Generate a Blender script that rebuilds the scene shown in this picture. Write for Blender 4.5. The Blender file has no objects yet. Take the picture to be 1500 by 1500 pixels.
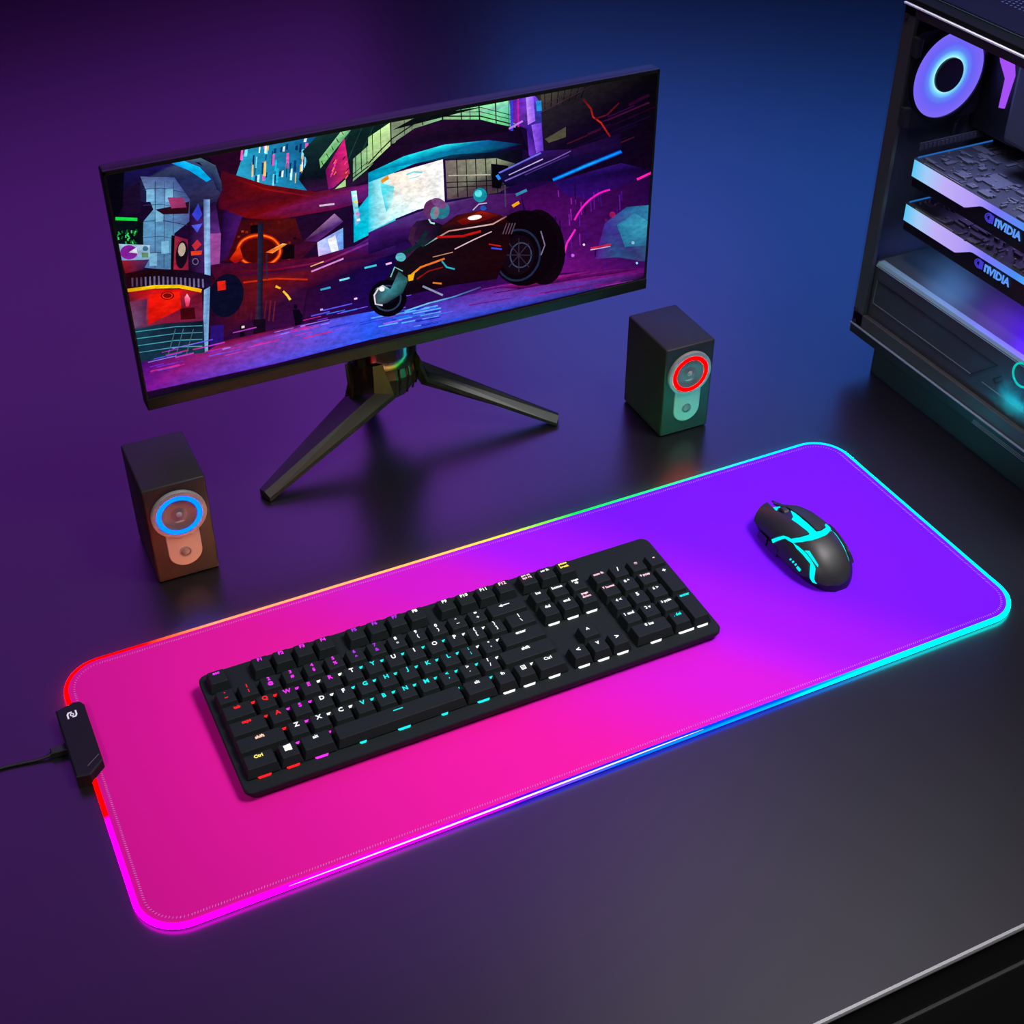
import bpy, bmesh, math, random
from mathutils import Vector, Matrix
from mathutils.geometry import tessellate_polygon, delaunay_2d_cdt
random.seed(7)
sc = bpy.context.scene
COL = sc.collection
PI = math.pi

# ------------------------------------------------------------------ materials
def lin(c):
    return c / 12.92 if c <= .04045 else ((c + .055) / 1.055) ** 2.4
def rgb(r, g, b):
    return (lin(r / 255), lin(g / 255), lin(b / 255))
def mat(name, col, rough=.5, metal=0., spec=.5, noise=0., bump=0., scale=400., coat=0.):
    m = bpy.data.materials.new(name); m.use_nodes = True
    nt = m.node_tree; b = nt.nodes['Principled BSDF']
    b.inputs['Base Color'].default_value = (*col, 1)
    b.inputs['Roughness'].default_value = rough
    b.inputs['Metallic'].default_value = metal
    b.inputs['Specular IOR Level'].default_value = spec
    b.inputs['Coat Weight'].default_value = coat
    if noise or bump:
        tc = nt.nodes.new('ShaderNodeTexCoord'); n = nt.nodes.new('ShaderNodeTexNoise')
        n.inputs['Scale'].default_value = scale; n.inputs['Detail'].default_value = 3
        nt.links.new(tc.outputs['Object'], n.inputs['Vector'])
        if noise:
            mr = nt.nodes.new('ShaderNodeMapRange')
            mr.inputs['To Min'].default_value = rough - noise; mr.inputs['To Max'].default_value = rough + noise
            nt.links.new(n.outputs['Fac'], mr.inputs['Value']); nt.links.new(mr.outputs['Result'], b.inputs['Roughness'])
        if bump:
            bp = nt.nodes.new('ShaderNodeBump'); bp.inputs['Strength'].default_value = bump; bp.inputs['Distance'].default_value = .0003
            nt.links.new(n.outputs['Fac'], bp.inputs['Height']); nt.links.new(bp.outputs['Normal'], b.inputs['Normal'])
    return m
def glow(name, col, strength=1.):
    m = bpy.data.materials.new(name); m.use_nodes = True
    nt = m.node_tree; nt.nodes.clear()
    e = nt.nodes.new('ShaderNodeEmission'); o = nt.nodes.new('ShaderNodeOutputMaterial')
    e.inputs['Color'].default_value = (*col, 1); e.inputs['Strength'].default_value = strength
    nt.links.new(e.outputs[0], o.inputs['Surface'])
    return m
def glow_attr(name, strength=1.):
    m = glow(name, (1, 1, 1), strength); nt = m.node_tree
    a = nt.nodes.new('ShaderNodeAttribute'); a.attribute_name = 'light'
    nt.links.new(a.outputs['Color'], nt.nodes['Emission'].inputs['Color'])
    return m

# ------------------------------------------------------------------ objects
def link(name, me, m, parent=None, loc=None, rot=None):
    o = bpy.data.objects.new(name, me); COL.objects.link(o)
    if m is not None:
        for x in (m if isinstance(m, (list, tuple)) else [m]): me.materials.append(x)
    if parent is not None: o.parent = parent
    if loc: o.location = loc
    if rot: o.rotation_euler = rot
    return o
def obj(name, bm, m, parent=None, loc=None, rot=None, smooth=None):
    me = bpy.data.meshes.new(name); bmesh.ops.recalc_face_normals(bm, faces=bm.faces[:]); bm.to_mesh(me); bm.free()
    if smooth is not None:
        me.polygons.foreach_set('use_smooth', [True] * len(me.polygons))
        me.set_sharp_from_angle(angle=math.radians(smooth))
    return link(name, me, m, parent, loc, rot)
def thing(name, label, cat, loc=(0, 0, 0), rot=(0, 0, 0), group=None):
    o = bpy.data.objects.new(name, None); COL.objects.link(o)
    o.empty_display_size = .02
    o.location = loc; o.rotation_euler = rot; o['label'] = label; o['category'] = cat
    if group: o['group'] = group
    return o

# ------------------------------------------------------------------ shapes
def box(bm, x0, x1, y0, y1, z0, z1, bevel=0, seg=2, mi=0):
    r = bmesh.ops.create_cube(bm, size=1)
    vs = r['verts']
    for v in vs:
        v.co = Vector(((x0 + x1) / 2 + v.co.x * (x1 - x0), (y0 + y1) / 2 + v.co.y * (y1 - y0), (z0 + z1) / 2 + v.co.z * (z1 - z0)))
    fs = set(f for v in vs for f in v.link_faces)
    for f in fs: f.material_index = mi
    if bevel:
        es = list(set(e for v in vs for e in v.link_edges))
        bmesh.ops.bevel(bm, geom=es, offset=bevel, segments=seg, affect='EDGES', profile=.5)
    return bm
def B(*a, **k):
    return box(bmesh.new(), *a, **k)
def rrect(w, d, r, n=8, cx=0, cy=0):
    pts = []
    for (sx, sy, a0) in ((1, 1, 0), (-1, 1, 90), (-1, -1, 180), (1, -1, 270)):
        for i in range(n + 1):
            a = math.radians(a0 + 90 * i / n)
            pts.append((cx + sx * (w / 2 - r) + r * math.cos(a), cy + sy * (d / 2 - r) + r * math.sin(a)))
    return pts
def prism(bm, pts, z0, z1, M=None, inset=0, insz=0, mi=0):
    """prism over polygon pts, with an optional chamfer at the top"""
    M = M or Matrix()
    rings = [[Vector((x, y, z0)) for x, y in pts], [Vector((x, y, z1 - insz)) for x, y in pts]]
    if inset:
        cx = sum(p[0] for p in pts) / len(pts); cy = sum(p[1] for p in pts) / len(pts)
        n = len(pts); q = []
        for i in range(n):
            a, b, c = Vector(pts[i - 1]), Vector(pts[i]), Vector(pts[(i + 1) % n])
            d1 = (b - a).normalized(); d2 = (c - b).normalized()
            nn = Vector((-(d1.y + d2.y), d1.x + d2.x))
            if nn.length < 1e-6: nn = Vector((-d1.y, d1.x))
            nn.normalize()
            if nn.dot(Vector((cx, cy)) - b) < 0 and False: nn = -nn
            k = max(.5, nn.dot(Vector((-d1.y, d1.x))))
            q.append(b + nn * inset / k)
        rings.append([Vector((p.x, p.y, z1)) for p in q])
    R = [[bm.verts.new(M @ v) for v in r] for r in rings]
    n = len(pts)
    for a, b in zip(R, R[1:]):
        for i in range(n):
            f = bm.faces.new((a[i], a[(i + 1) % n], b[(i + 1) % n], b[i])); f.material_index = mi
    for r in (R[0][::-1], R[-1]):
        f = bm.faces.new(r); f.material_index = mi
    return bm
def loft(bm, rings, cap=True, closed=True):
    R = [[bm.verts.new(Vector(v)) for v in r] for r in rings]
    n = len(rings[0])
    for a, b in zip(R, R[1:]):
        for i in range(n if closed else n - 1):
            bm.faces.new((a[i], a[(i + 1) % n], b[(i + 1) % n], b[i]))
    if cap:
        bm.faces.new(R[0][::-1]); bm.faces.new(R[-1])
    return bm
def lathe(bm, prof, n=48, M=None):
    """profile (r, z) spun round Z; M places it"""
    M = M or Matrix()
    R = []
    for r, z in prof:
        if r < 1e-7: R.append([bm.verts.new(M @ Vector((0, 0, z)))])
        else: R.append([bm.verts.new(M @ Vector((r * math.cos(2 * PI * i / n), r * math.sin(2 * PI * i / n), z))) for i in range(n)])
    for a, b in zip(R, R[1:]):
        for i in range(n):
            j = (i + 1) % n
            if len(a) == 1 and len(b) == 1: continue
            if len(a) == 1: bm.faces.new((a[0], b[j], b[i]))
            elif len(b) == 1: bm.faces.new((a[i], a[j], b[0]))
            else: bm.faces.new((a[i], a[j], b[j], b[i]))
    return bm
def tube(bm, path, r, n=8, cap=True):
    P = [Vector(p) for p in path]; rings = []
    for i, p in enumerate(P):
        d = (P[min(i + 1, len(P) - 1)] - P[max(i - 1, 0)]).normalized()
        up = Vector((0, 0, 1)) if abs(d.z) < .9 else Vector((1, 0, 0))
        s = d.cross(up).normalized(); u = s.cross(d)
        rr = r[i] if isinstance(r, (list, tuple)) else r
        rings.append([p + s * rr * math.cos(2 * PI * k / n) + u * rr * math.sin(2 * PI * k / n) for k in range(n)])
    return loft(bm, rings, cap)
_tx = {}
def text_bm(body, size, depth=.0002, bold=.02, M=None, bm=None, line=.9):
    """lettering as mesh, centred on the origin in XY, raised along +Z"""
    key = (body, size, bold, depth, line)
    if key not in _tx:
        cu = bpy.data.curves.new('lettering', 'FONT'); cu.body = body; cu.size = size
        cu.align_x = 'CENTER'; cu.extrude = depth / 2; cu.offset = bold * size; cu.resolution_u = 2; cu.space_line = line
        o = bpy.data.objects.new('lettering', cu); COL.objects.link(o)
        bpy.context.view_layer.update()
        me = bpy.data.meshes.new_from_object(o.evaluated_get(bpy.context.evaluated_depsgraph_get()))
        bpy.data.objects.remove(o); bpy.data.curves.remove(cu)
        _tx[key] = me
    me = _tx[key]
    bm = bm or bmesh.new()
    xs = [v.co.x for v in me.vertices]; ys = [v.co.y for v in me.vertices]
    c = Vector(((min(xs) + max(xs)) / 2, (min(ys) + max(ys)) / 2, 0))
    M = M or Matrix()
    k0 = len(bm.verts)
    bm.from_mesh(me); bm.verts.ensure_lookup_table()
    for v in bm.verts[k0:]: v.co = M @ (v.co - c)
    return bm
def T(x, y, z): return Matrix.Translation((x, y, z))
def stroke(bm, pts, w, z0, z1, M=None):
    """flat stroke of width w along pts"""
    L = []; R = []
    P = [Vector((*p, 0)) for p in pts]
    for i, p in enumerate(P):
        d1 = (p - P[i - 1]).normalized() if i else (P[1] - p).normalized()
        d2 = (P[i + 1] - p).normalized() if i < len(P) - 1 else d1
        d = (d1 + d2).normalized(); n = Vector((-d.y, d.x, 0)); k = max(.5, n.dot(Vector((-d1.y, d1.x, 0))))
        L.append((p + n * w / 2 / k)[:2]); R.append((p - n * w / 2 / k)[:2])
    return prism(bm, [tuple(q) for q in (R + L[::-1])], z0, z1, M)
# ------------------------------------------------------------------ light levels
RIM, RIM_OUT, RIM_FRONT = 1.6, 100.0, 6
SCREEN = 1.0
LIGHTBAR = 1.0
WORLD = (.0015, .001, .004)
def sky_dir(az, el, d, c=(.1, .1, 0)):
    a, e = math.radians(az), math.radians(el)
    return (c[0] + d * math.sin(a) * math.cos(e), c[1] + d * math.cos(a) * math.cos(e), c[2] + d * math.sin(e))
C_ = (.1, .1, 0)
PADC = (.02, -.01, 0)
LAMPS = [  # all out of view
    ('key_lamp', (.75, -.55, 1.95), PADC, .6, 4.3, (1, .97, .98), None, 48),
    ('fill_lamp', (-1.3, -1.0, 1.9), PADC, .5, .95, (1, .98, .97), None, 36),
    ('purple_lamp', sky_dir(-6, 38, 3), C_, 2.6, 25, (.44, .07, 1.0), 2.7),
    ('indigo_lamp', sky_dir(24, 42, 3), C_, 1.4, 11.5, (.36, .09, 1.0), 2.0),  # added to tint the desk between monitor and pad
    ('blue_lamp', sky_dir(40, 24, 3), C_, 1.7, 13, (.04, .2, 1.0), 1.0),
    ('teal_lamp', sky_dir(58, 45, 3), C_, 1.5, .4, (.5, .85, 1.0), 1.2),  # added for a faint teal sheen on the right of the desk
    ('grey_lamp', sky_dir(52, 62, 3), C_, 1.1, 3.6, (.92, .86, 1.0), 1.0),  # added to grey the front right of the desk
    ('case_spot', (.25, .12, 1.5), (.54, .10, .36), .25, .35, (.95, .98, 1.0), None, 30),  # added spot, brightens the glass edge and the case inside
    ('case_lamp_between', (.60, .14, .219), (.60, .14, 0), .05, .03, (.4, .28, 1.0), .18),  # this and the next four: hidden fills added inside the case
    ('case_lamp_top', (.61, .10, .396), (.61, .10, 0), .12, .7, (.42, .45, 1.0), .25, 72),
    ('case_lamp_rear', (.60, .215, .167), (.60, .215, 0), .05, .06, (.15, .4, 1.0), .05),
    ('case_lamp_middle', (.60, .14, .167), (.60, .14, 0), .05, .04, (.3, .12, 1.0), .05),
    ('case_lamp_front', (.60, .06, .167), (.60, .06, 0), .06, .5, (.10, .0, 1.0), .06),
]
# ------------------------------------------------------------------ shared materials
M_black = mat('black_plastic', (.012, .012, .013), .42, noise=.05, bump=.05, scale=900)
M_gloss = mat('glossy_black_plastic', (.010, .010, .011), .16)
M_dark = mat('matte_black', (.006, .006, .007), .6)
M_white = glow('white_light', (1, 1, 1), 1.1)

# ------------------------------------------------------------------ desk
EDGE = -.4165
t = thing('desk', 'wide black satin desk with a highlight painted along its front edge, carrying everything in the picture', 'desk', (.3, 1.0, -.72))
D0 = Vector((-.3, -1.0, .72))
X0, X1, Y1 = -1.6, 2.9, 3.4
M_desk = mat('satin_black_desktop', (.0045, .0042, .005), .30, spec=.8, noise=.02, bump=.015, scale=1500)
bm = B(X0, X1, EDGE + .0026, Y1, -.03, 0); obj('desktop', bm, M_desk, t, D0)
bm = bmesh.new()
loft(bm, [[(x, EDGE + .0026, 0), (x, EDGE + .0006, -.0006), (x, EDGE, -.0028), (x, EDGE, -.004), (x, EDGE + .0026, -.004)] for x in (X0, X1)])
obj('edge_bevel', bm, mat('edge_highlight', (.26, .26, .27), .45), t, D0)  # pale colour carries the highlight along the bevel
M_front = mat('black_front', (.022, .022, .022), .6, spec=.2)
obj('front_rail', B(X0, X1, EDGE + .0015, EDGE + .03, -.052, -.004), M_front, t, D0)
obj('front_panel', B(X0, X1, EDGE - .001, EDGE + .02, -.70, -.053, bevel=.001), mat('charcoal_front', (.030, .030, .030), .6, spec=.2), t, D0)
for x in (X0 + .04, X1 - .04):
    for y in (EDGE + .06, Y1 - .06):
        obj('leg', B(x - .03, x + .03, y - .03, y + .03, -.72, -.03), M_front, t, D0)

# ------------------------------------------------------------------ mouse pad
W, H, RC = .8177, .3088, .037
pad = thing('mouse_pad', 'long mouse pad, magenta fading to violet, with a glowing rainbow rim', 'mouse pad')
m = mat('printed_pad_fabric', (.5, .1, .5), .85, spec=.15, bump=.25, scale=1800)
nt = m.node_tree; b = nt.nodes['Principled BSDF']
tc = nt.nodes.new('ShaderNodeTexCoord'); dp = nt.nodes.new('ShaderNodeVectorMath'); dp.operation = 'DOT_PRODUCT'
dp.inputs[1].default_value = (1, .77, 0)
nt.links.new(tc.outputs['Object'], dp.inputs[0])
mr = nt.nodes.new('ShaderNodeMapRange'); mr.inputs['From Min'].default_value = -.55; mr.inputs['From Max'].default_value = .55
nt.links.new(dp.outputs['Value'], mr.inputs['Value'])
cr = nt.nodes.new('ShaderNodeValToRGB'); cr.color_ramp.interpolation = 'EASE'
els = cr.color_ramp.elements
PADCOL = [(.0, (.58, .0025, .235)), (.36, (.68, .004, .285)), (.53, (.54, .004, .52)), (.62, (.30, .003, .80)), (.72, (.16, .002, .92)), (1., (.13, .002, .86))]
els[0].position = PADCOL[0][0]; els[0].color = (*PADCOL[0][1], 1); els[1].position = 1; els[1].color = (*PADCOL[-1][1], 1)
for p, c in PADCOL[1:-1]:
    e = els.new(p); e.color = (*c, 1)
nt.links.new(mr.outputs['Result'], cr.inputs['Fac']); nt.links.new(cr.outputs['Color'], b.inputs['Base Color'])
bm = prism(bmesh.new(), rrect(W - .005, H - .005, RC - .0025, 12), .0003, .004, inset=.0006, insz=.0004)
obj('fabric_top', bm, m, pad)
# glowing rim: colours run round the pad
def mix(stops, x):
    if x <= stops[0][0]: return stops[0][1]
    for (a, ca), (b_, cb) in zip(stops, stops[1:]):
        if x <= b_:
            f = (x - a) / (b_ - a); return tuple(p + (q - p) * f for p, q in zip(ca, cb))
    return stops[-1][1]
RED, MAG, BLU, CYA = (1, 0, 0), (1, 0, 1), (0, .02, 1), (0, .85, 1)
BACK = [(-.33, (1, 0, 0)), (-.30, (1, .14, .04)), (-.27, (1, .27, .13)), (-.18, (1, .33, .12)), (-.05, (.95, .45, .10)), (.02, (.75, .62, .04)), (.06, (.2, .8, .05)), (.10, (.0, .75, .06)), (.21, (.02, .75, .25)), (.27, (.02, .78, .42)), (.32, (0, .7, .9)), (.37, (0, .75, 1))]
FRONT = [(-.30, MAG), (-.24, (.9, 0, 1)), (-.17, (.45, 0, 1)), (-.11, (.05, 0, 1)), (-.02, BLU), (.14, (0, .06, 1)), (.20, (0, .30, 1)), (.26, (0, .8, 1)), (.36, (0, 1, 1))]
def rim_colour(x, y):
    if x < -.4 and abs(y) < .13: return RED if y > -.028 else MAG
    if x > .4 and abs(y) < .13: return (0, .8, 1)
    if y > 0: return mix(BACK, x)
    return mix(FRONT, x)
cl = []
base = rrect(W - .005, H - .005, RC - .0025, 14)
for i, p in enumerate(base):
    q = base[(i + 1) % len(base)]
    n = max(1, int(math.hypot(q[0] - p[0], q[1] - p[1]) / .006))
    for k in range(n): cl.append((p[0] + (q[0] - p[0]) * k / n, p[1] + (q[1] - p[1]) * k / n))
bm = bmesh.new(); la = bm.verts.layers.float_color.new('light')
NR = len(cl); NS = 12; rows = []
for i in range(NR):
    a, b_ = Vector(cl[i - 1]), Vector(cl[(i + 1) % NR]); d = (b_ - a).normalized(); o_ = Vector((d.y, -d.x))
    c = rim_colour(*cl[i]); row = []
    for k in range(NS):
        an = 2 * PI * k / NS; ox, oz = math.cos(an), math.sin(an)
        ft = min(1, max(0, (-.05 - cl[i][1]) / .09)); rt = .0020 + .0008 * ft; v = bm.verts.new((cl[i][0] + o_.x * ox * .0022, cl[i][1] + o_.y * ox * .0022, .0047 + .0010 * ft - rt + oz * rt))
        s = RIM * (1 + (RIM_OUT if cl[i][1] > .1 else RIM_FRONT) * max(0, ox - .6) / .4)
        v[la] = (c[0] * s, c[1] * s, c[2] * s, 1); row.append(v)
    rows.append(row)
for i in range(NR):
    for k in range(NS):
        bm.faces.new((rows[i][k], rows[(i + 1) % NR][k], rows[(i + 1) % NR][(k + 1) % NS], rows[i][(k + 1) % NS]))
rim = obj('glowing_rim', bm, glow_attr('rim_light'), pad, smooth=180); rim['label'] = 'glowing rainbow edge tube'
# brightest stretch of the light guide
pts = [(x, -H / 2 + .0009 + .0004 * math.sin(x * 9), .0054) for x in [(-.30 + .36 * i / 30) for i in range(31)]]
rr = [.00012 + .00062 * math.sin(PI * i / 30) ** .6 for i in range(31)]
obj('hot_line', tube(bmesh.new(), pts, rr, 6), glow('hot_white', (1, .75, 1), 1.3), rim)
# stitching
bm = bmesh.new()
st = rrect(W - .016, H - .016, RC - .008, 16); acc = 0
full = []
for i, p in enumerate(st):
    q = st[(i + 1) % len(st)]; L = math.hypot(q[0] - p[0], q[1] - p[1]); n = max(1, int(L / .0022))
    for k in range(n): full.append((p[0] + (q[0] - p[0]) * k / n, p[1] + (q[1] - p[1]) * k / n))
for i, p in enumerate(full):
    q = full[(i + 1) % len(full)]; d = (Vector(q) - Vector(p))
    if d.length < 1e-6: continue
    d.normalize(); n = Vector((-d.y, d.x)); a = Vector(p); c = a + n * .0018 + d * .0007
    stroke(bm, [tuple(a), tuple(c)], .00035, .0039, .00425)
obj('stitching', bm, mat('pale_pink_thread', (.62, .22, .62), .7), pad)
# control box
ctl = obj('control_box', prism(bmesh.new(), [(-.4195, .094), (-.4195, .014), (-.4085, .012), (-.3960, .0235), (-.3960, .092), (-.3985, .097), (-.404, .0985)], .0002, .0135, inset=.0012, insz=.001), mat('soft_black_plastic', (.008, .008, .010), .55, spec=.15), pad)
bm = bmesh.new(); LM = T(-.4078, .0835, .0136) @ Matrix.Scale(.00155, 4)
stroke(bm, [(-2.3, -2.6), (-2.3, .6), (-1.6, 1.9), (.2, 1.9)], .85, 0, .15, LM)
stroke(bm, [(2.3, 2.6), (2.3, -.6), (1.6, -1.9), (-.2, -1.9)], .85, 0, .15, LM)
stroke(bm, [(.9 * math.cos(a * PI / 8 + .1), .9 * math.sin(a * PI / 8 + .1)) for a in range(16)], .6, 0, .15, LM)
obj('logo', bm, mat('white_print', (.85, .85, .85), .5), ctl)
bm = bmesh.new(); stroke(bm, [(-.4085, .0215), (-.3975, .0305)], .0006, .0134, .0137); obj('seam_line', bm, mat('grey_seam', (.10, .09, .08), .4), ctl)
# cable
cab = thing('usb_cable', 'thin black cable plugged into the small box on the left rim of the pad', 'cable', (-.43, .055, 0))
C0 = Vector((.43, -.055, 0))
obj('plug', prism(bmesh.new(), [(-.0125, -.0030), (.0, -.0042), (.0, .0042), (-.0125, .0030)], .0008, .0072, M=T(-.4198, .0575, 0), inset=.0008, insz=.001), M_dark, cab, C0)
path = [(-.431, .0572, .0035), (-.436, .0565, .0025), (-.445, .0575, .0016), (-.459, .0600, .0014), (-.475, .0615, .0014), (-.52, .060, .0014), (-.60, .050, .0014)]
def smooth_path(P, n=6):
    P = [Vector(p) for p in P]; out = []
    for i in range(len(P) - 1):
        a, b_, c, d = P[max(i - 1, 0)], P[i], P[i + 1], P[min(i + 2, len(P) - 1)]
        for k in range(n):
            u = k / n; out.append(.5 * ((2 * b_) + (c - a) * u + (2 * a - 5 * b_ + 4 * c - d) * u * u + (3 * b_ - a - 3 * c + d) * u ** 3))
    return out + [P[-1]]
sp = smooth_path(path)
obj('cord', tube(bmesh.new(), sp, [.0026 - .0013 * min(1, i / 7) for i in range(len(sp))], 8), M_dark, cab, C0, smooth=60)

# ------------------------------------------------------------------ keyboard
U = .01905
kb = thing('keyboard', 'full size black mechanical keyboard with glowing key letters on the pad', 'keyboard', (-.0846, .0042, .0066), (.035, 0, -.004))
M_case = mat('keyboard_black', (.0105, .0140, .0145), .5, spec=.10, noise=.05, bump=.04, scale=1500)
M_key = mat('keycap_black', (.0105, .0140, .0145), .52, spec=.10, noise=.05, bump=.06, scale=2500)
obj('bottom_tray', prism(bmesh.new(), rrect(.424, .124, .006, 4), 0, .0075), M_case, kb)
bm = bmesh.new()
out = rrect(.4385, .1395, .008, 6); inn = rrect(.424, .124, .006, 6)
loft(bm, [[(x, y, .0008) for x, y in inn], [(x * .99, y * .97, .0022) for x, y in out], [(x, y, .0072) for x, y in out], [(x, y, .0106) for x, y in out], [(x * .9965, y * .989, .0115) for x, y in out]])
obj('top_plate', bm, M_case, kb)
for sx in (-1, 1):
    obj('foot', B(sx * .17 - .015, sx * .17 + .015,   .050, .058, -.0041, 0, bevel=.0006), M_dark, kb)
    obj('foot', B(sx * .17 - .015, sx * .17 + .015, -.058, -.050, -.0004, .001), M_dark, kb)
LC = {'R': (1, .015, .02), 'M': (.85, .03, .85), 'V': (.45, .03, .85), 'W': (.95, .95, .95), 'C': (.01, .80, .78), 'P': (1, .62, .72), 'Y': (1, .80, .12), 'O': (1, .62, .45), 'D': (.10, .32, .34)}
LMAT = {k: glow('legend_' + n, LC[k], 1.25) for k, n in dict(R='red', M='magenta', V='violet', W='white', C='cyan', P='pink', Y='yellow', O='peach', D='teal').items()}
FR, R4, R3, R2, R1, R0 = 5.3, 4, 3, 2, 1, 0
KEYS = []     # (x left, row, width, height, legend, colour, led colour)
def row(x, r, items):
    for it in items:
        if isinstance(it, (int, float)): x += it; continue
        leg, c, w, led = (list(it) + [None] * 4)[:4]; w = w or 1
        KEYS.append((x, r, w, 1, leg, c, led)); x += w
row(0, FR, [('esc', 'M'), 1, ('F1', 'M'), ('F2', 'M'), ('F3', 'M'), ('F4', 'M'), .5, ('F5', 'V'), ('F6', 'V'), ('F7', 'V'), ('F8', 'W'), .5, ('F9', 'W'), ('F10', 'W'), ('F11', 'W'), ('F12', 'P'), .25, ('prt sc\nsys rq', 'P'), ('scr lk', 'W'), ('pause\nbreak', 'Y')])
row(0, R4, [('`\n~', 'R'), ('1\n!', 'R'), ('2\n@', 'M'), ('3\n#', 'M'), ('4\n$', 'M'), ('5\n%', 'M'), ('6\n^', 'V'), ('7\n&', 'V'), ('8\n*', 'W'), ('9\n(', 'W'), ('0\n)', 'W'), ('-\n_', 'W'), ('=\n+', 'W'), ('ARROW', 'W', 2), .25, ('ins', 'W'), ('home', 'W'), ('page\nup', 'W'), .25, ('num lk', 'P'), ('/', 'W'), ('*', 'P'), ('-', 'P')])
row(0, R3, [('tab', 'R', 1.5), ('Q', 'R'), ('W', 'M'), ('E', 'M'), ('R', 'M'), ('T', 'W'), ('Y', 'C'), ('U', 'W'), ('I', 'W'), ('O', 'W'), ('P', 'W'), ('{\n[', 'W'), ('}\n]', 'W'), ('|\n\\', 'W', 1.5), .25, ('del', 'W'), ('end', 'W'), ('page\ndown', 'P'), .25, ('7 home', 'P'), ('8 ^', 'W'), ('9 pgup', 'P')])
row(0, R2, [('caps', 'R', 1.75), ('A', 'R'), ('S', 'M'), ('D', 'W'), ('F', 'W'), ('G', 'C'), ('H', 'C'), ('J', 'C'), ('K', 'C'), ('L', 'C'), (':\n;', 'C'), ('"\n\'', 'W'), ('enter', 'W', 2.25), 3.5, ('4 <', 'W'), ('5', 'W'), ('6 >', 'W')])
row(0, R1, [('shift', 'O', 2.25), ('Z', 'W'), ('X', 'W'), ('C', 'W'), ('V', 'C'), ('B', 'C'), ('N', 'C'), ('M', 'C'), ('<\n,', 'C'), ('>\n.', 'W'), ('?\n/', 'W'), ('shift', 'W', 2.75), 1.25, ('^', 'W'), 1.25, ('1 end', 'W'), ('2 v', 'W'), ('3 pgdn', 'W')])
row(0, R0, [('Ctrl', 'Y', 1.5, 'R'), ('LOGO', 'W', 1, 'R'), ('alt', 'W', 1.5, 'M'), ('BAR', 'C', 6, 'C'), ('alt', 'W', 1.5, 'C'), ('fn', 'W'), ('MENU', 'W'), ('Ctrl', 'W', 1.5), .25, ('<', 'W'), ('v', 'W'), ('>', 'W'), .25, ('0 ins', 'W', 2), ('. del', 'C')])
KEYS.append((21.5, R2, 1, 2, '+', 'W', None)); KEYS.append((21.5, R0, 1, 2, 'enter', 'C', None))
def led_colour(x, r):
    stops = {R4: (3, 4, 6, 11), R3: (2.6, 4.6, 5.6, 12), R2: (2.5, 3.5, 5.5, 12), R1: (1.5, 4, 5.5, 12.3), R0: (3, 4, 4, 11)}[r]
    return 'R' if x < stops[0] else 'M' if x < stops[1] else 'W' if x < stops[2] else 'C' if x < stops[3] else 'W'
CAP = {}
def cap_mesh(w, h):
    if (w, h) in CAP: return CAP[(w, h)]
    bm = bmesh.new(); a, b_ = w * U / 2 - .0005, h * U / 2 - .0005
    def rr_(x0, x1, y0, y1, r, z): return [(p[0], p[1], z) for p in rrect(x1 - x0, y1 - y0, r, 3, (x0 + x1) / 2, (y0 + y1) / 2)]
    loft(bm, [rr_(-a, a, -b_, b_, .0006, .0015), rr_(-a + .0019, a - .0019, -b_ + .0026, b_ - .0009, .0012, .0094), rr_(-a + .0024, a - .0024, -b_ + .0031, b_ - .0014, .0011, .0098)])
    me = bpy.data.meshes.new('keycap'); bmesh.ops.recalc_face_normals(bm, faces=bm.faces[:]); bm.to_mesh(me); bm.free(); me.materials.append(M_key)
    CAP[(w, h)] = me; return me
LED = {}
def led_mesh(c, n):
    if (c, n) in LED: return LED[(c, n)]
    bm = bmesh.new()
    for i in range(n):
        cx = (i - (n - 1) / 2) * .036; w_ = .0046 if n == 1 or i == 1 else .0020
        prism(bm, [(cx - w_, -.0008), (cx + w_, -.0008), (cx + w_ + .0010, .0006), (cx - w_ - .0010, .0006)], 0, .0014)
    me = bpy.data.meshes.new('backlight'); bmesh.ops.recalc_face_normals(bm, faces=bm.faces[:]); bm.to_mesh(me); bm.free(); me.materials.append(LMAT[c])
    LED[(c, n)] = me; return me
ZP = .0115
LOW = ('del', 'end', 'page\ndown')
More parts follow.
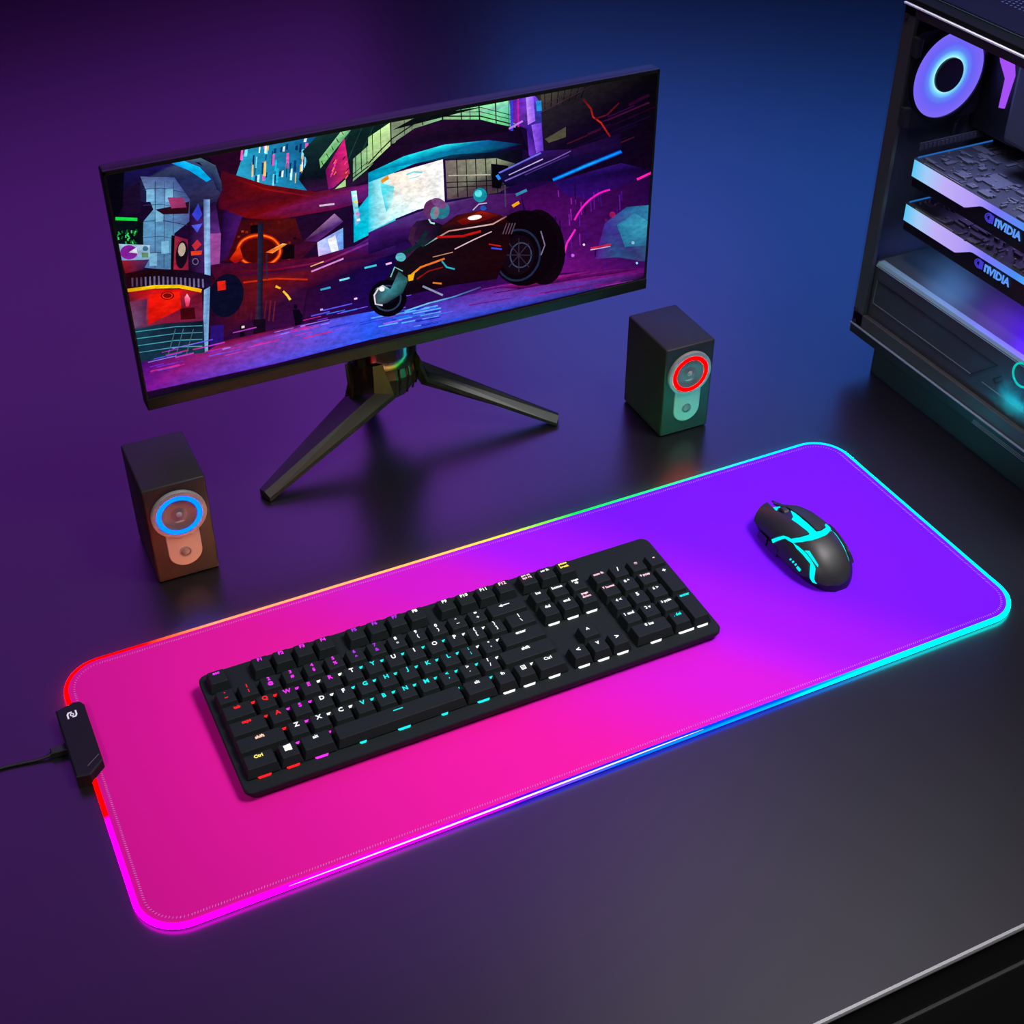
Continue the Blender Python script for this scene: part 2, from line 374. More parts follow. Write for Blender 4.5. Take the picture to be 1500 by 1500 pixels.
for (x, r, w, h, leg, c, led) in KEYS:
    X = (x + w / 2 - 11.25) * U; Y = (r + h / 2 - .5 - 2.5) * U - .0008
    k = bpy.data.objects.new('keycap', cap_mesh(w, h)); COL.objects.link(k); k.parent = kb; k.location = (X, Y, ZP)
    zt = .0098; yb = h * U / 2 - .0020          # back edge of the key top
    bm = bmesh.new()
    if leg == 'ARROW':
        stroke(bm, [(-.0042, 0), (.0042, 0)], .0009, 0, .0002, T(0, yb - .004, zt)); prism(bm, [(-.0062, 0), (-.0030, -.0017), (-.0030, .0017)], 0, .0002, T(0, yb - .004, zt))
    elif leg == 'LOGO':
        for (ax, ay) in ((-1, -1), (1, -1), (-1, 1), (1, 1)):
            cx, cy = ax * .00155, ay * .00155
            prism(bm, [(cx - .00145, cy - .00145 * (1.1 if ax > 0 else .9)), (cx + .00145, cy - .00145 * (1.15 if ax > 0 else .95)), (cx + .00145, cy + .00145 * (1.15 if ax > 0 else .95)), (cx - .00145, cy + .00145 * (1.1 if ax > 0 else .9))], 0, .0002, T(0, yb - .0045, zt))
    elif leg == 'MENU':
        stroke(bm, [(-.0018, -.002), (.0018, -.002), (.0018, .002), (-.0018, .002), (-.0018, -.0023)], .0007, 0, .0002, T(0, yb - .004, zt))
        for dy in (-.0008, .0004): stroke(bm, [(-.0012, dy), (.0012, dy)], .0005, 0, .0002, T(0, yb - .004, zt))
    elif leg == 'BAR':
        stroke(bm, [(-.0042, 0), (.0042, 0)], .0008, 0, .0002, T(0, yb - .0035, zt))
    elif leg in '<>^v+-*/' and len(leg) == 1:
        text_bm(leg, .0066, M=T(0, yb - .0045, zt + .0001), bm=bm, bold=.03)
    elif '\n' in leg:
        a, b_ = leg.split('\n')
        if len(a) > 2:
            text_bm(a, .0037, M=T(0, yb - .0020, zt + .0001), bm=bm, bold=.028); text_bm(b_, .0037, M=T(0, yb - .0055, zt + .0001), bm=bm, bold=.028)
        else:
            text_bm(a, .0050, M=T(0, yb - .0024, zt + .0001), bm=bm, bold=.03); text_bm(b_, .0047, M=T(0, yb - .0082, zt + .0001), bm=bm, bold=.03)
    elif len(leg) == 1:
        text_bm(leg, .0060, M=T(0, yb - .0032, zt + .0001), bm=bm, bold=.03)
    elif leg[0] == 'F' and len(leg) < 4:
        text_bm(leg, .0050, M=T(0, yb - .0024, zt + .0001), bm=bm, bold=.03)
    else:
        text_bm(leg, .0045 if len(leg) < 6 else .0037, M=T(0, yb - .0028, zt + .0001), bm=bm, bold=.03)
    l = obj('legend', bm, LMAT[c], k)
    if r == FR: continue
    lc = led or led_colour(x + w / 2, r)
    d = bpy.data.objects.new('backlight', led_mesh(lc, 3 if w == 6 else (3 if w == 2 and r == 0 else 1))); COL.objects.link(d); d.parent = k
    d.location = (0, -h * U / 2 + (.0000 if r == 0 or leg in LOW else .0004), .0002 if r == 0 or leg in LOW else .0026)

# ------------------------------------------------------------------ mouse
MC = Vector((.2695, .003, .0042))
VT = [-.062, -.058, -.05, -.038, -.022, -.005, .015, .033, .047, .056, .068]
HW = [.008, .0165, .0235, .0285, .0305, .0312, .0305, .0287, .0272, .0258, .0235]
ZC = [.008, .0145, .0225, .0305, .0365, .0390, .0372, .0322, .0262, .0215, .0150]
def interp(v, xs, ys):
    v = min(max(v, xs[0]), xs[-1]); n = len(xs)
    i = max(k for k in range(n - 1) if xs[k] <= v)
    def sl(k):
        a, b_ = max(k - 1, 0), min(k + 1, n - 1); return (ys[b_] - ys[a]) / (xs[b_] - xs[a])
    h = xs[i + 1] - xs[i]; t_ = (v - xs[i]) / h
    return (2 * t_ ** 3 - 3 * t_ ** 2 + 1) * ys[i] + (t_ ** 3 - 2 * t_ ** 2 + t_) * h * sl(i) + (-2 * t_ ** 3 + 3 * t_ ** 2) * ys[i + 1] + (t_ ** 3 - t_ ** 2) * h * sl(i + 1)
def surf(t_, v, off=0.):
    hw = interp(v, VT, HW) + off; zc = interp(v, VT, ZC) + off; n = .8
    c, s = math.cos(t_), math.sin(t_)
    return Vector((-hw * math.copysign(abs(c) ** n, c), v, zc * abs(s) ** n))
ms = thing('computer_mouse', 'black gaming mouse with cyan light strips on the violet end of the pad', 'mouse', MC)
M_mouse = mat('mouse_grey_black', (.022, .022, .022), .42, spec=.35, noise=.04, bump=.05, scale=2500)
M_mbody = mat('mouse_body_black', (.006, .006, .009), .4)
CY = glow('cyan_light', (.0, .95, .95), 1.1)
bm = bmesh.new(); rings = []
for i in range(41):
    v = -.0615 + (.049 + .0615) * i / 40
    rw = [surf(PI * k / 40, v, -.0011 - .0035 * max(0, (v - .03) / .02) ** 1.5) for k in range(41)]
    rings.append([Vector((p.x * (.80 + .20 * min(1, max(0, p.z) / .015) ** .7), p.y, p.z)) for p in rw])
loft(bm, rings)
obj('body', bm, M_mbody, ms, smooth=50)
def drape(name, poly, off, thick, m, parent=ms, step=.0032):
    # polygon given in (profile angle, length along the mouse); angles scaled so the grid is even
    K = .026
    P = [Vector((a * K, v)) for a, v in poly]
    # resample the outline
    out = []
    for i, p in enumerate(P):
        q = P[(i + 1) % len(P)]; n = max(1, int((q - p).length / step))
        for k in range(n): out.append(p + (q - p) * k / n)
    def inside(p):
        c = False
        for i in range(len(out)):
            a, b_ = out[i], out[i - 1]
            if (a.y > p.y) != (b_.y > p.y) and p.x < (b_.x - a.x) * (p.y - a.y) / (b_.y - a.y) + a.x: c = not c
        return c
    pts = list(out); x0, x1 = min(p.x for p in out), max(p.x for p in out); y0, y1 = min(p.y for p in out), max(p.y for p in out)
    y = y0 + step / 2
    while y < y1:
        x = x0 + step / 2
        while x < x1:
            p = Vector((x, y))
            if inside(p) and min((p - o_).length for o_ in out) > step * .45: pts.append(p)
            x += step
        y += step
    n = len(out)
    r = delaunay_2d_cdt(pts, [(i, (i + 1) % n) for i in range(n)], [], 1, 1e-6)
    vs, fs = r[0], r[2]
    fs = [f for f in fs if inside((vs[f[0]] + vs[f[1]] + vs[f[2]]) / 3)]
    bm = bmesh.new()
    top = [bm.verts.new(surf(p.x / K, p.y, off)) for p in vs]; bot = [bm.verts.new(surf(p.x / K, p.y, off - thick)) for p in vs]
    cnt = {}
    for f in fs:
        try: bm.faces.new([top[i] for i in f]); bm.faces.new([bot[i] for i in f][::-1])
        except ValueError: continue
        for a, b_ in ((f[0], f[1]), (f[1], f[2]), (f[2], f[0])):
            k = (min(a, b_), max(a, b_)); cnt[k] = cnt.get(k, 0) + 1
    for (a, b_), c in cnt.items():
        if c == 1: bm.faces.new((top[a], top[b_], bot[b_], bot[a]))
    for v in [v for v in bm.verts if not v.link_faces]: bm.verts.remove(v)
    return obj(name, bm, m, parent, smooth=45)
MP = {'button_l': [(1.536, 0.061), (0.435, 0.0474), (0.379, 0.0409), (0.372, 0.0258), (0.385, 0.0141), (0.567, 0.0073), (0.75, 0.0016), (0.806, -0.0036), (0.838, -0.0078), (1.045, -0.0128), (1.297, -0.0154), (1.341, -0.0128), (1.316, -0.0039), (1.278, 0.0094), (1.303, 0.012), (1.259, 0.0188), (1.228, 0.0328), (1.36, 0.0459)],
      'button_r': [(1.7, 0.062), (1.511, 0.0492), (1.498, 0.0391), (1.561, 0.0323), (1.555, 0.024), (1.555, 0.0122), (1.555, -0.0021), (1.561, -0.0151), (1.631, -0.0164), (1.794, -0.0135), (1.964, -0.0091), (2.008, -0.0039), (1.895, 0.005), (1.844, 0.0182), (1.813, 0.0292), (1.649, 0.0331), (1.587, 0.0406), (1.612, 0.0505)],
      'rear': [(0.8, -0.0135), (1.02, -0.0193), (1.297, -0.0234), (1.517, -0.0242), (1.649, -0.0237), (1.964, -0.0195), (2.014, -0.0268), (2.033, -0.0383), (2.102, -0.0482), (2.191, -0.0539), (2.253, -0.0597), (1.668, -0.062), (0.888, -0.0617), (0.511, -0.0586), (0.366, -0.0531), (0.353, -0.0505), (0.536, -0.0482), (0.832, -0.0453), (0.894, -0.0359), (0.882, -0.0258), (0.844, -0.0185)],
      'side_l': [(0.29, 0.0096), (0.473, 0.0034), (0.662, -0.0016), (0.706, -0.0099), (0.731, -0.0185), (0.737, -0.0287), (0.731, -0.0373), (0.504, -0.0422), (0.353, -0.0445), (0.228, -0.0383), (0.165, -0.0266), (0.171, -0.0102), (0.165, 0.0052)],
      'main': [(1.524, 0.0227), (1.524, 0.0156), (1.511, 0.0021), (1.53, -0.0112), (1.542, -0.0169), (1.624, -0.0175), (1.8, -0.0154), (1.914, -0.013), (1.92, -0.0102), (1.92, -0.0078), (1.995, -0.0117), (2.027, -0.0146), (1.964, -0.0177), (1.763, -0.0216), (1.631, -0.0232), (1.498, -0.024), (1.31, -0.0229), (1.039, -0.0188), (0.762, -0.0115), (0.718, -0.0065), (0.687, -0.0013), (0.504, 0.0042), (0.316, 0.0096), (0.372, 0.0125), (0.548, 0.0068), (0.731, 0.001), (0.794, -0.0042), (0.825, -0.0083), (1.052, -0.0138), (1.316, -0.0169), (1.379, -0.0154), (1.373, -0.0112), (1.335, -0.0029), (1.297, 0.0099), (1.398, 0.012), (1.461, 0.0172)],
      'strip_l': [(0.775, -0.0122), (0.838, -0.0201), (0.882, -0.0279), (0.882, -0.0352), (0.844, -0.0422), (0.775, -0.0443), (0.592, -0.0464), (0.391, -0.0479), (0.303, -0.0513), (0.265, -0.0485), (0.347, -0.0451), (0.586, -0.0419), (0.769, -0.0388), (0.769, -0.0292), (0.743, -0.0188)],
      'strip_s': [(0.901, -0.0271), (1.027, -0.0305), (1.008, -0.0378), (0.983, -0.0443), (0.907, -0.0453), (0.913, -0.038), (0.92, -0.0315)],
      'strip_r': [(1.964, -0.0182), (2.058, -0.0234), (2.071, -0.0297), (2.102, -0.0357), (2.096, -0.043), (2.153, -0.049), (2.071, -0.05), (1.995, -0.0453), (1.92, -0.0391), (1.945, -0.0313), (2.002, -0.0318), (1.995, -0.0271), (1.989, -0.0227)],
      'strip_f': [(1.322, 0.0417), (1.492, 0.0378), (1.366, 0.0354), (1.278, 0.0349)],
      'd0': [(0.334, -0.0185), (0.397, -0.0195), (0.391, -0.0208), (0.334, -0.0201)],
      'd1': [(0.341, -0.0221), (0.404, -0.0232), (0.397, -0.0247), (0.334, -0.024)],
      'd2': [(0.334, -0.026), (0.404, -0.0271), (0.397, -0.0284), (0.334, -0.0276)],
      'd3': [(0.309, -0.0292), (0.391, -0.0302), (0.379, -0.0346), (0.29, -0.0339)],
      'wheel': [(1.329, 0.0263)],
      'sidebtn': [(0.171, 0.0221)]}
drape('click_button', MP['button_l'], .0006, .0022, M_mouse)
drape('click_button', MP['button_r'], .0006, .0022, M_mouse)
drape('palm_shell', MP['rear'], .0006, .0018, M_mouse)
drape('side_grip', MP['side_l'], .0005, .0018, M_mouse)
for k in ('main', 'strip_l', 'strip_s', 'strip_r', 'strip_f', 'd0', 'd1', 'd2', 'd3'):
    o = drape('light_strip', MP[k], .0010 if k[0] == 'd' or k == 'strip_s' else .0003, .0014, CY, step=.0018)
    o['label'] = 'glowing cyan strip'
# mirrored side panel and details the photo hides
drape('side_grip', [(PI - a, v) for a, v in MP['side_l']][::-1], .0005, .0018, M_mouse)
WM = Matrix.Translation((-.0055, .0285, .0262)) @ Matrix.Rotation(PI / 2, 4, 'Y')
bm = bmesh.new(); prof = [(0, -.0034), (.0074, -.0034), (.0086, -.0024), (.0086, .0024), (.0074, .0034), (0, .0034)]
lathe(bm, prof, 40, WM); obj('scroll_wheel', bm, mat('wheel_rubber', (.012, .012, .014), .5, bump=.3, scale=3000), ms, smooth=30)
for i in range(2):
    v0 = .034 - i * .019
    drape('side_button', [(.10, v0), (.30, v0), (.30, v0 - .016), (.10, v0 - .016)], .0012, .0025, M_gloss, step=.003)
obj('skid', B(-.012, .012, -.05, -.04, -.0006, .001), M_dark, ms)
obj('skid', B(-.012, .012, .03, .04, -.0006, .001), M_dark, ms)

# ------------------------------------------------------------------ speakers
M_spk = mat('speaker_black', (.016, .015, .0145), .5, spec=.22, noise=.04, bump=.03, scale=1500)
M_plate = mat('grey_driver_plate', (.20, .195, .19), .45, spec=.3)
M_cone = mat('dark_grey_cone', (.06, .06, .06), .45)
M_tab = mat('grey_tab', (.20, .195, .18), .5, spec=.3)
def speaker(loc, rz, label, ring_mat):
    s = thing('speaker', label, 'speaker', loc, (0, 0, rz), 'desktop speakers')
    w, d, h = .0585, .0812, .1085
    bm = B(-w / 2, w / 2, 0, d, .0012, h, bevel=.0022, seg=3); obj('cabinet', bm, M_spk, s, smooth=40)
    for x in (-.02, .02):
        for y in (.012, d - .012): obj('foot', lathe(bmesh.new(), [(0, 0), (.005, 0), (.005, .0016), (0, .0016)], 16, T(x, y, 0)), M_dark, s)
    F = Matrix.Translation((0, 0, 0)) @ Matrix.Rotation(PI / 2, 4, 'X')       # front faces -Y: local z -> -y, local y -> z
    zc = .0752
    def at(y): return T(0, 0, zc) @ F
    bm = bmesh.new(); lathe(bm, [(0, -.001), (.0257, -.001), (.0257, .0024), (.0250, .0032), (.0212, .0036), (.0211, .0024), (.0164, .0024), (.0164, -.001)], 64, at(0)); obj('driver_plate', bm, M_plate, s, smooth=35)
    bm = bmesh.new(); lathe(bm, [(.0166, .0024), (.0166, .0034), (.0172, .0042), (.0204, .0042), (.0210, .0034), (.0210, .0024)], 64, at(0)); o = obj('light_ring', bm, ring_mat, s, smooth=35)
    bm = bmesh.new(); lathe(bm, [(.0166, .0034), (.0160, .0030), (.0085, .0014), (.0070, .0013), (.0062, .0018), (0, .0021)], 64, at(0)); c = obj('cone', bm, M_cone, s, smooth=50)
    bm = bmesh.new(); lathe(bm, [(.0028, .0018), (.0027, .0026), (.0018, .0033), (0, .0035)], 24, at(0)); obj('dust_cap', bm, M_plate, c, smooth=50)
    pts = [(-.0158, .068)] + [(-.0158 * math.cos(a), .0312 - .0158 * math.sin(a)) for a in [PI * i / 24 for i in range(25)]] + [(.0158, .068)]
    bm = bmesh.new(); prism(bm, pts, -.001, .0016, F, inset=.0007, insz=.0006); tab = obj('control_tab', bm, M_tab, s)
    bm = bmesh.new(); lathe(bm, [(.0056, .0014), (.0056, .0022), (.0048, .0022), (.0042, .0016), (.0030, .0026), (0, .0036)], 32, T(0, 0, .0314) @ F); obj('knob', bm, mat('grey_knob', (.10, .10, .10), .4), tab, smooth=40)
    return s
speaker((-.2685, .2303, 0), -.0118, 'small black box speaker with a glowing blue ring, left of the monitor legs', glow('blue_ring', (0, .36, 10), 1))
speaker((.2766, .2321, 0), -.0101, 'small black box speaker with a glowing red ring, right of the monitor', glow('red_ring', (10, 0, 0), 1))

# ------------------------------------------------------------------ monitor
mon = thing('monitor', 'ultrawide black monitor on a V shaped stand showing a neon city street', 'monitor', (0, .385, 0))
O = Vector((0, -.385, 0))
PX0, PX1, PZ0, PZ1, PY = -.2665, .2645, .140, .3755, .309
M_bez = mat('bezel_black', (.006, .0066, .0055), .45, spec=.2, noise=.04, bump=.03, scale=1500)
bm = B(PX0, PX1, PY + .0008, PY + .016, PZ0, PZ1, bevel=.0025, seg=3); obj('housing', bm, M_bez, mon, O, smooth=40)
bm = B(-.18, .18, PY + .014, PY + .045, PZ0 + .03, PZ1 - .04, bevel=.012, seg=3); obj('rear_cover', bm, M_bez, mon, O, smooth=40)
SX0, SX1, SZ0, SZ1 = -.2640, .2615, .1525, .3715
bm = bmesh.new()
box(bm, PX0 + .0003, PX1 - .0003, PY - .0022, PY + .003, PZ0 + .0002, SZ0 - .0004, bevel=.001)
obj('chin', bm, M_bez, mon, O)
bm = bmesh.new()
box(bm, PX0 + .0003, SX0, PY - .001, PY + .003, SZ0 - .0006, PZ1 - .0004, bevel=.0004); box(bm, SX1, PX1 - .0003, PY - .001, PY + .003, SZ0 - .0006, PZ1 - .0004, bevel=.0004)
box(bm, PX0 + .0003, PX1 - .0003, PY - .001, PY + .003, SZ1, PZ1 - .0002, bevel=.0004)
obj('bezel', bm, M_bez, mon, O)
ART = [([0,1000,386,1000,281,89,0,182],[14,6,34,20,6,40,60,10,50,40,10,50]),
([331,1000,982,1000,937,83,231,154],[20,5,30,14,8,40,32,7,62,44,7,40]),
([884,1000,2000,1000,2000,0,826,30],[25,10,50,5,3,12,70,10,90,45,10,90]),
([454,1000,704,1000,649,776,540,820,410,894],[30,150,190,10,70,130,20,120,170,10,90,150,40,160,200]),
([330,1000,452,1000,409,889,365,921],[38,6,34]),
([646,951,657,951,650,891,639,893],[8,40,90]),
([572,980,580,981,576,959,568,961],[10,60,120]),
([466,891,473,892,468,864,461,865],[30,190,230]),
([542,971,546,973,539,914,534,915],[10,60,120]),
([658,978,668,978,662,926,652,929],[250,90,190]),
([471,941,477,942,469,882,464,883],[250,200,110]),
([644,922,648,924,644,902,640,903],[250,90,190]),
([544,958,550,959,545,919,539,920],[8,40,90]),
([517,1000,524,1000,519,987,513,988],[250,90,190]),
([644,938,648,940,642,892,638,893],[30,190,230]),
([643,955,652,956,646,915,638,917],[120,230,250]),
([479,925,483,926,477,886,473,887],[10,60,120]),
([477,969,483,970,477,930,471,932],[8,40,90]),
([475,874,479,875,474,849,470,850],[8,40,90]),
([515,914,518,916,514,890,511,891],[30,190,230]),
([549,897,559,897,551,837,541,839],[30,190,230]),
([520,988,531,988,526,963,516,965],[120,230,250]),
([538,872,547,872,542,834,532,836],[8,40,90]),
([525,995,534,996,531,977,522,979],[250,200,110]),
([515,888,519,889,515,867,511,868],[8,40,90]),
([493,1000,502,1000,498,1000,490,1000],[200,250,255]),
([487,960,491,961,484,915,480,916],[120,230,250]),
([590,951,599,952,591,889,583,891],[250,90,190]),
([581,981,588,982,584,960,577,962],[240,250,255]),
([506,934,514,935,507,884,500,886],[250,90,190]),
([453,1000,463,1000,457,969,447,971],[120,230,250]),
([520,963,524,964,520,940,516,941],[10,60,120]),
([543,958,550,959,544,911,537,913],[250,90,190]),
([643,937,647,938,641,885,637,886],[250,200,110]),
([592,989,600,990,596,965,588,967],[10,60,120]),
([550,980,559,981,555,961,546,963],[10,60,120]),
([501,999,506,1000,501,974,497,975],[240,250,255]),
([633,894,643,895,638,857,628,859],[250,200,110]),
([440,1000,448,1000,441,958,433,959],[250,90,190]),
([638,980,646,980,641,945,633,946],[8,40,90]),
([506,913,514,913,507,857,498,859],[250,90,190]),
([549,933,556,934,550,887,543,888],[30,190,230]),
([628,864,636,865,632,841,625,843],[10,60,120]),
([510,934,519,935,512,874,503,876],[250,200,110]),
([618,1000,626,1000,622,1000,614,1000],[8,40,90]),
([479,873,484,875,477,826,473,827],[200,250,255]),
([613,862,617,863,611,820,608,821],[250,200,110]),
([623,975,632,976,629,956,620,958],[8,40,90]),
([639,902,644,903,639,867,634,868],[240,250,255]),
([617,1000,627,1000,622,1000,612,1000],[120,230,250]),
([504,932,511,933,504,883,498,885],[10,60,120]),
([568,883,575,884,570,856,564,858],[240,250,255]),
([520,1000,528,1000,523,969,516,971],[240,250,255]),
([598,884,606,885,599,835,592,837],[200,250,255]),
([650,923,656,924,649,869,644,871],[120,230,250]),
([582,1000,590,1000,586,1000,578,1000],[200,250,255]),
([536,876,542,877,534,813,528,815],[120,230,250]),
([656,1000,666,1000,661,983,652,985],[240,250,255]),
([528,1000,533,1000,528,998,523,999],[120,230,250]),
([599,909,603,910,597,867,593,868],[8,40,90]),
([484,886,492,886,485,840,478,841],[200,250,255]),
([559,883,566,884,562,860,555,861],[8,40,90]),
([613,916,622,916,616,867,607,869],[10,60,120]),
([476,883,483,884,476,829,469,831],[10,60,120]),
([587,912,590,913,583,853,580,854],[8,40,90]),
([700,1000,982,1000,971,804,791,750,649,776,622,834,659,902,645,948],[20,50,48,10,28,26,12,22,30,40,14,50,50,14,60,10,16,30,12,30,36,16,40,44]),
([814,1000,754,864,757,862,818,1000],[28,64,58]),
([857,1000,797,871,800,869,860,1000],[28,64,58]),
([900,1000,841,878,844,876,903,1000],[28,64,58]),
([944,1000,885,885,888,883,947,1000],[28,64,58]),
([700,901,784,1000,821,1000,702,862],[120,190,120,150,210,150,110,180,130,130,200,120]),
([706,891,712,872,714,873,709,892],[12,20,22]),
([726,918,732,900,734,901,728,919],[12,20,22]),
([746,946,751,928,754,929,748,947],[12,20,22]),
([765,974,771,956,774,956,768,975],[12,20,22]),
([785,1000,791,983,793,984,787,1000],[12,20,22]),
([804,1000,810,1000,813,1000,807,1000],[12,20,22]),
([719,850,794,969,804,817,742,769,723,766],[120,10,90,230,30,130,200,40,90,150,20,120,130,20,110]),
([735,816,745,830,742,833,732,819],[255,60,170]),
([748,821,757,834,754,837,745,824],[255,120,60]),
([747,872,756,886,754,889,744,875],[90,0,80]),
([738,825,748,838,745,842,735,828],[255,60,170]),
([751,871,761,884,758,887,748,874],[255,120,60]),
([784,878,793,891,791,894,781,881],[90,0,80]),
([788,857,798,870,795,873,786,860],[255,60,170]),
([790,818,799,831,796,834,787,821],[255,120,60]),
([793,826,803,839,800,842,791,829],[90,0,80]),
([752,862,761,876,759,879,749,865],[255,60,170]),
([788,796,798,809,795,812,785,799],[255,120,60]),
([751,903,760,916,757,919,748,906],[90,0,80]),
([747,849,757,863,754,866,744,852],[255,60,170]),
([743,839,752,852,749,855,740,842],[255,120,60]),
([745,761,787,795,786,764],[170,220,140]),
([819,875,981,1000,975,898,813,779],[130,180,130,215,240,165,190,225,150,120,170,130]),
([827,882,823,801,826,800,830,882],[14,26,24]),
([848,901,845,820,848,819,851,901],[14,26,24]),
([870,920,866,839,869,839,872,920],[14,26,24]),
([891,940,888,859,891,858,894,939],[14,26,24]),
([912,959,909,878,912,877,915,958],[14,26,24]),
([934,978,931,897,934,897,936,977],[14,26,24]),
([955,997,952,916,955,916,958,996],[14,26,24]),
([976,1000,974,936,977,935,979,1000],[14,26,24]),
([813,791,893,842,977,918,975,922,890,846,811,795],[8,14,20]),
([814,809,893,864,978,940,976,942,892,866,812,811],[8,14,20]),
([878,954,961,1000,956,902,872,830],[180,225,150,205,240,165,190,220,150,150,190,130]),
([962,1000,1153,1000,1235,1000,1403,1000,1435,984,1430,871,1294,940,1151,971,1046,955,956,905],[120,130,105,170,200,150,120,240,160,140,245,170,110,200,190,90,190,140,130,240,150,160,200,150,120,140,110,130,150,120]),
([892,963,889,852,891,852,895,963],[14,24,22]),
([923,989,920,878,922,878,925,988],[14,24,22]),
([959,1000,957,904,961,903,964,1000],[14,24,22]),
([1010,1000,1009,937,1011,937,1012,1000],[14,24,22]),
([1037,1000,1037,952,1039,952,1039,1000],[14,24,22]),
([1075,1000,1076,964,1080,963,1079,1000],[14,24,22]),
([1149,1000,1150,965,1155,964,1154,1000],[14,24,22]),
([1219,1000,1221,955,1225,955,1224,1000],[14,24,22]),
([1253,1000,1254,948,1257,948,1255,1000],[14,24,22]),
([1287,1000,1289,938,1294,937,1292,1000],[14,24,22]),
([1350,1000,1353,910,1357,909,1355,1000],[14,24,22]),
([1402,1000,1404,881,1407,880,1404,1000],[14,24,22]),
([874,841,920,887,966,928,1048,973,1152,982,1294,952,1429,884,1430,889,1295,957,1151,988,1046,978,963,932,917,891,871,845],[10,14,18]),
([874,861,920,906,966,947,1048,993,1152,1000,1295,972,1430,905,1430,908,1295,975,1152,1000,1047,996,964,950,919,909,872,864],[10,14,18]),
([875,879,921,925,967,966,1049,1000,1153,1000,1295,991,1429,924,1430,927,1295,994,1152,1000,1048,1000,965,969,919,928,873,882],[10,14,18]),
([871,822,956,902,1046,953,1151,965,1294,937,1450,866,1482,760,1324,832,1156,861,1005,841,869,792],[14,6,24,24,8,34,40,10,44,34,8,44,26,8,38,14,6,26,10,4,30,30,8,50,36,10,50,30,8,40,14,6,24]),
([870,803,1005,845,1156,861,1324,843,1458,795,1339,786,1185,810,1041,804,867,757],[0,150,190,20,230,245,40,240,250,10,90,150,6,16,60,4,30,70,10,120,160,0,200,225,0,120,170]),
([1041,804,1185,810,1339,786,1458,775,1458,693,1339,752,1169,796],[10,60,90,8,50,80,5,20,50,8,5,24,8,5,24,14,18,30,14,30,50]),
([366,933,507,840,677,767,828,756,968,755,966,707,879,683,735,673,527,681,432,712,340,779],[60,6,26,110,10,10,90,10,24,90,20,80,120,30,130,70,30,120,90,14,90,110,12,60,110,8,8,120,8,8,70,6,30]),
([377,907,504,816,675,741,834,731,834,738,675,748,506,823,379,912],[80,4,20,140,14,10,110,16,40,110,26,90,110,26,90,110,16,40,140,14,10,80,4,20]),
([686,699,740,694,740,702,686,707],[210,190,210]),
([806,634,885,727,969,777,959,558,882,536,799,507],[0,170,205,10,190,220,90,230,240,60,220,235,0,205,225,0,185,215]),
([868,761,965,782,955,575,855,538],[40,205,225,220,250,255,230,255,255,0,200,225]),
([946,778,1148,798,1150,599,1048,595,940,571],[255,235,215,255,255,255,250,255,255,240,255,255,190,250,255]),
([911,751,962,720,951,651,927,612,916,696],[90,225,235,120,230,240,200,250,255,60,215,230,60,215,230]),
([1010,759,1039,765,1068,754,1069,761,1039,772,1008,766],[120,220,230]),
([1020,740,1046,741,1063,744,1062,749,1045,745,1019,745],[150,230,240]),
([913,759,941,779,944,759,918,744],[240,150,40]),
([666,543,732,571,764,584,759,485,666,478],[200,210,255,150,170,250,120,190,245,90,150,230,220,190,250]),
([704,547,734,559,741,486,714,484],[240,245,255]),
([803,738,823,737,827,597,810,578],[120,230,240,200,250,250,160,120,200,60,190,220]),
([807,721,823,720,824,710,808,710],[240,250,250]),
([809,694,824,693,825,682,810,683],[250,240,120]),
([811,666,825,666,826,655,812,655],[60,200,220]),
([813,639,827,639,828,628,814,627],[230,120,220]),
([815,611,828,611,829,600,816,600],[240,250,250]),
([617,561,737,656,767,612,667,547],[60,10,50,170,120,180,70,40,120,90,30,110]),
([1157,790,1355,755,1430,713,1434,624,1362,595,1160,612],[120,105,100,150,160,130,60,70,60,40,20,50,70,60,60,90,70,80]),
([1198,790,1200,612,1204,611,1202,789],[16,14,20]),
([1235,781,1237,602,1241,602,1238,780],[16,14,20]),
([1271,773,1274,593,1278,592,1275,772],[16,14,20]),
([1310,764,1314,583,1318,583,1314,763],[16,14,20]),
([1353,754,1358,573,1362,572,1357,753],[16,14,20]),
([1159,689,1434,636,1434,641,1159,693],[14,12,18]),
([1158,666,1434,615,1434,619,1158,670],[14,12,18]),
([1167,718,1331,683,1331,689,1167,723],[180,175,160]),
([1333,736,1402,710,1370,612,1336,625],[8,4,14]),
([364,721,597,670,617,561,667,543,580,460,332,548],[50,6,16,80,14,14,50,8,30,60,8,50,70,10,24,60,6,16]),
([356,771,416,725,346,553,321,550],[30,6,60,70,20,100,60,10,60,40,10,70]),
([440,555,449,553,448,543,439,546],[130,30,16]),
([423,544,433,542,432,532,423,535],[20,4,10]),
([455,687,465,686,464,676,454,679],[100,14,14]),
([409,567,418,565,417,556,408,558],[150,60,20]),
([420,660,429,658,428,649,419,651],[130,30,16]),
([583,589,593,587,592,577,582,580],[20,4,10]),
([509,586,519,585,518,575,508,578],[100,14,14]),
([469,537,478,535,477,525,468,528],[150,60,20]),
([391,646,401,644,400,635,390,637],[130,30,16]),
([468,573,478,572,477,562,468,564],[20,4,10]),
([535,672,544,670,543,661,534,663],[100,14,14]),
([406,666,415,664,414,655,405,657],[150,60,20]),
([444,566,453,564,452,554,443,557],[130,30,16]),
([523,516,533,515,533,505,523,507],[20,4,10]),
([463,620,473,619,472,609,462,611],[100,14,14]),
([403,555,413,553,412,543,402,546],[150,60,20]),
([555,503,565,501,564,491,554,494],[130,30,16]),
([522,524,532,523,531,513,522,516],[20,4,10]),
([489,541,499,539,498,529,488,532],[100,14,14]),
([442,568,452,566,451,557,441,559],[150,60,20]),
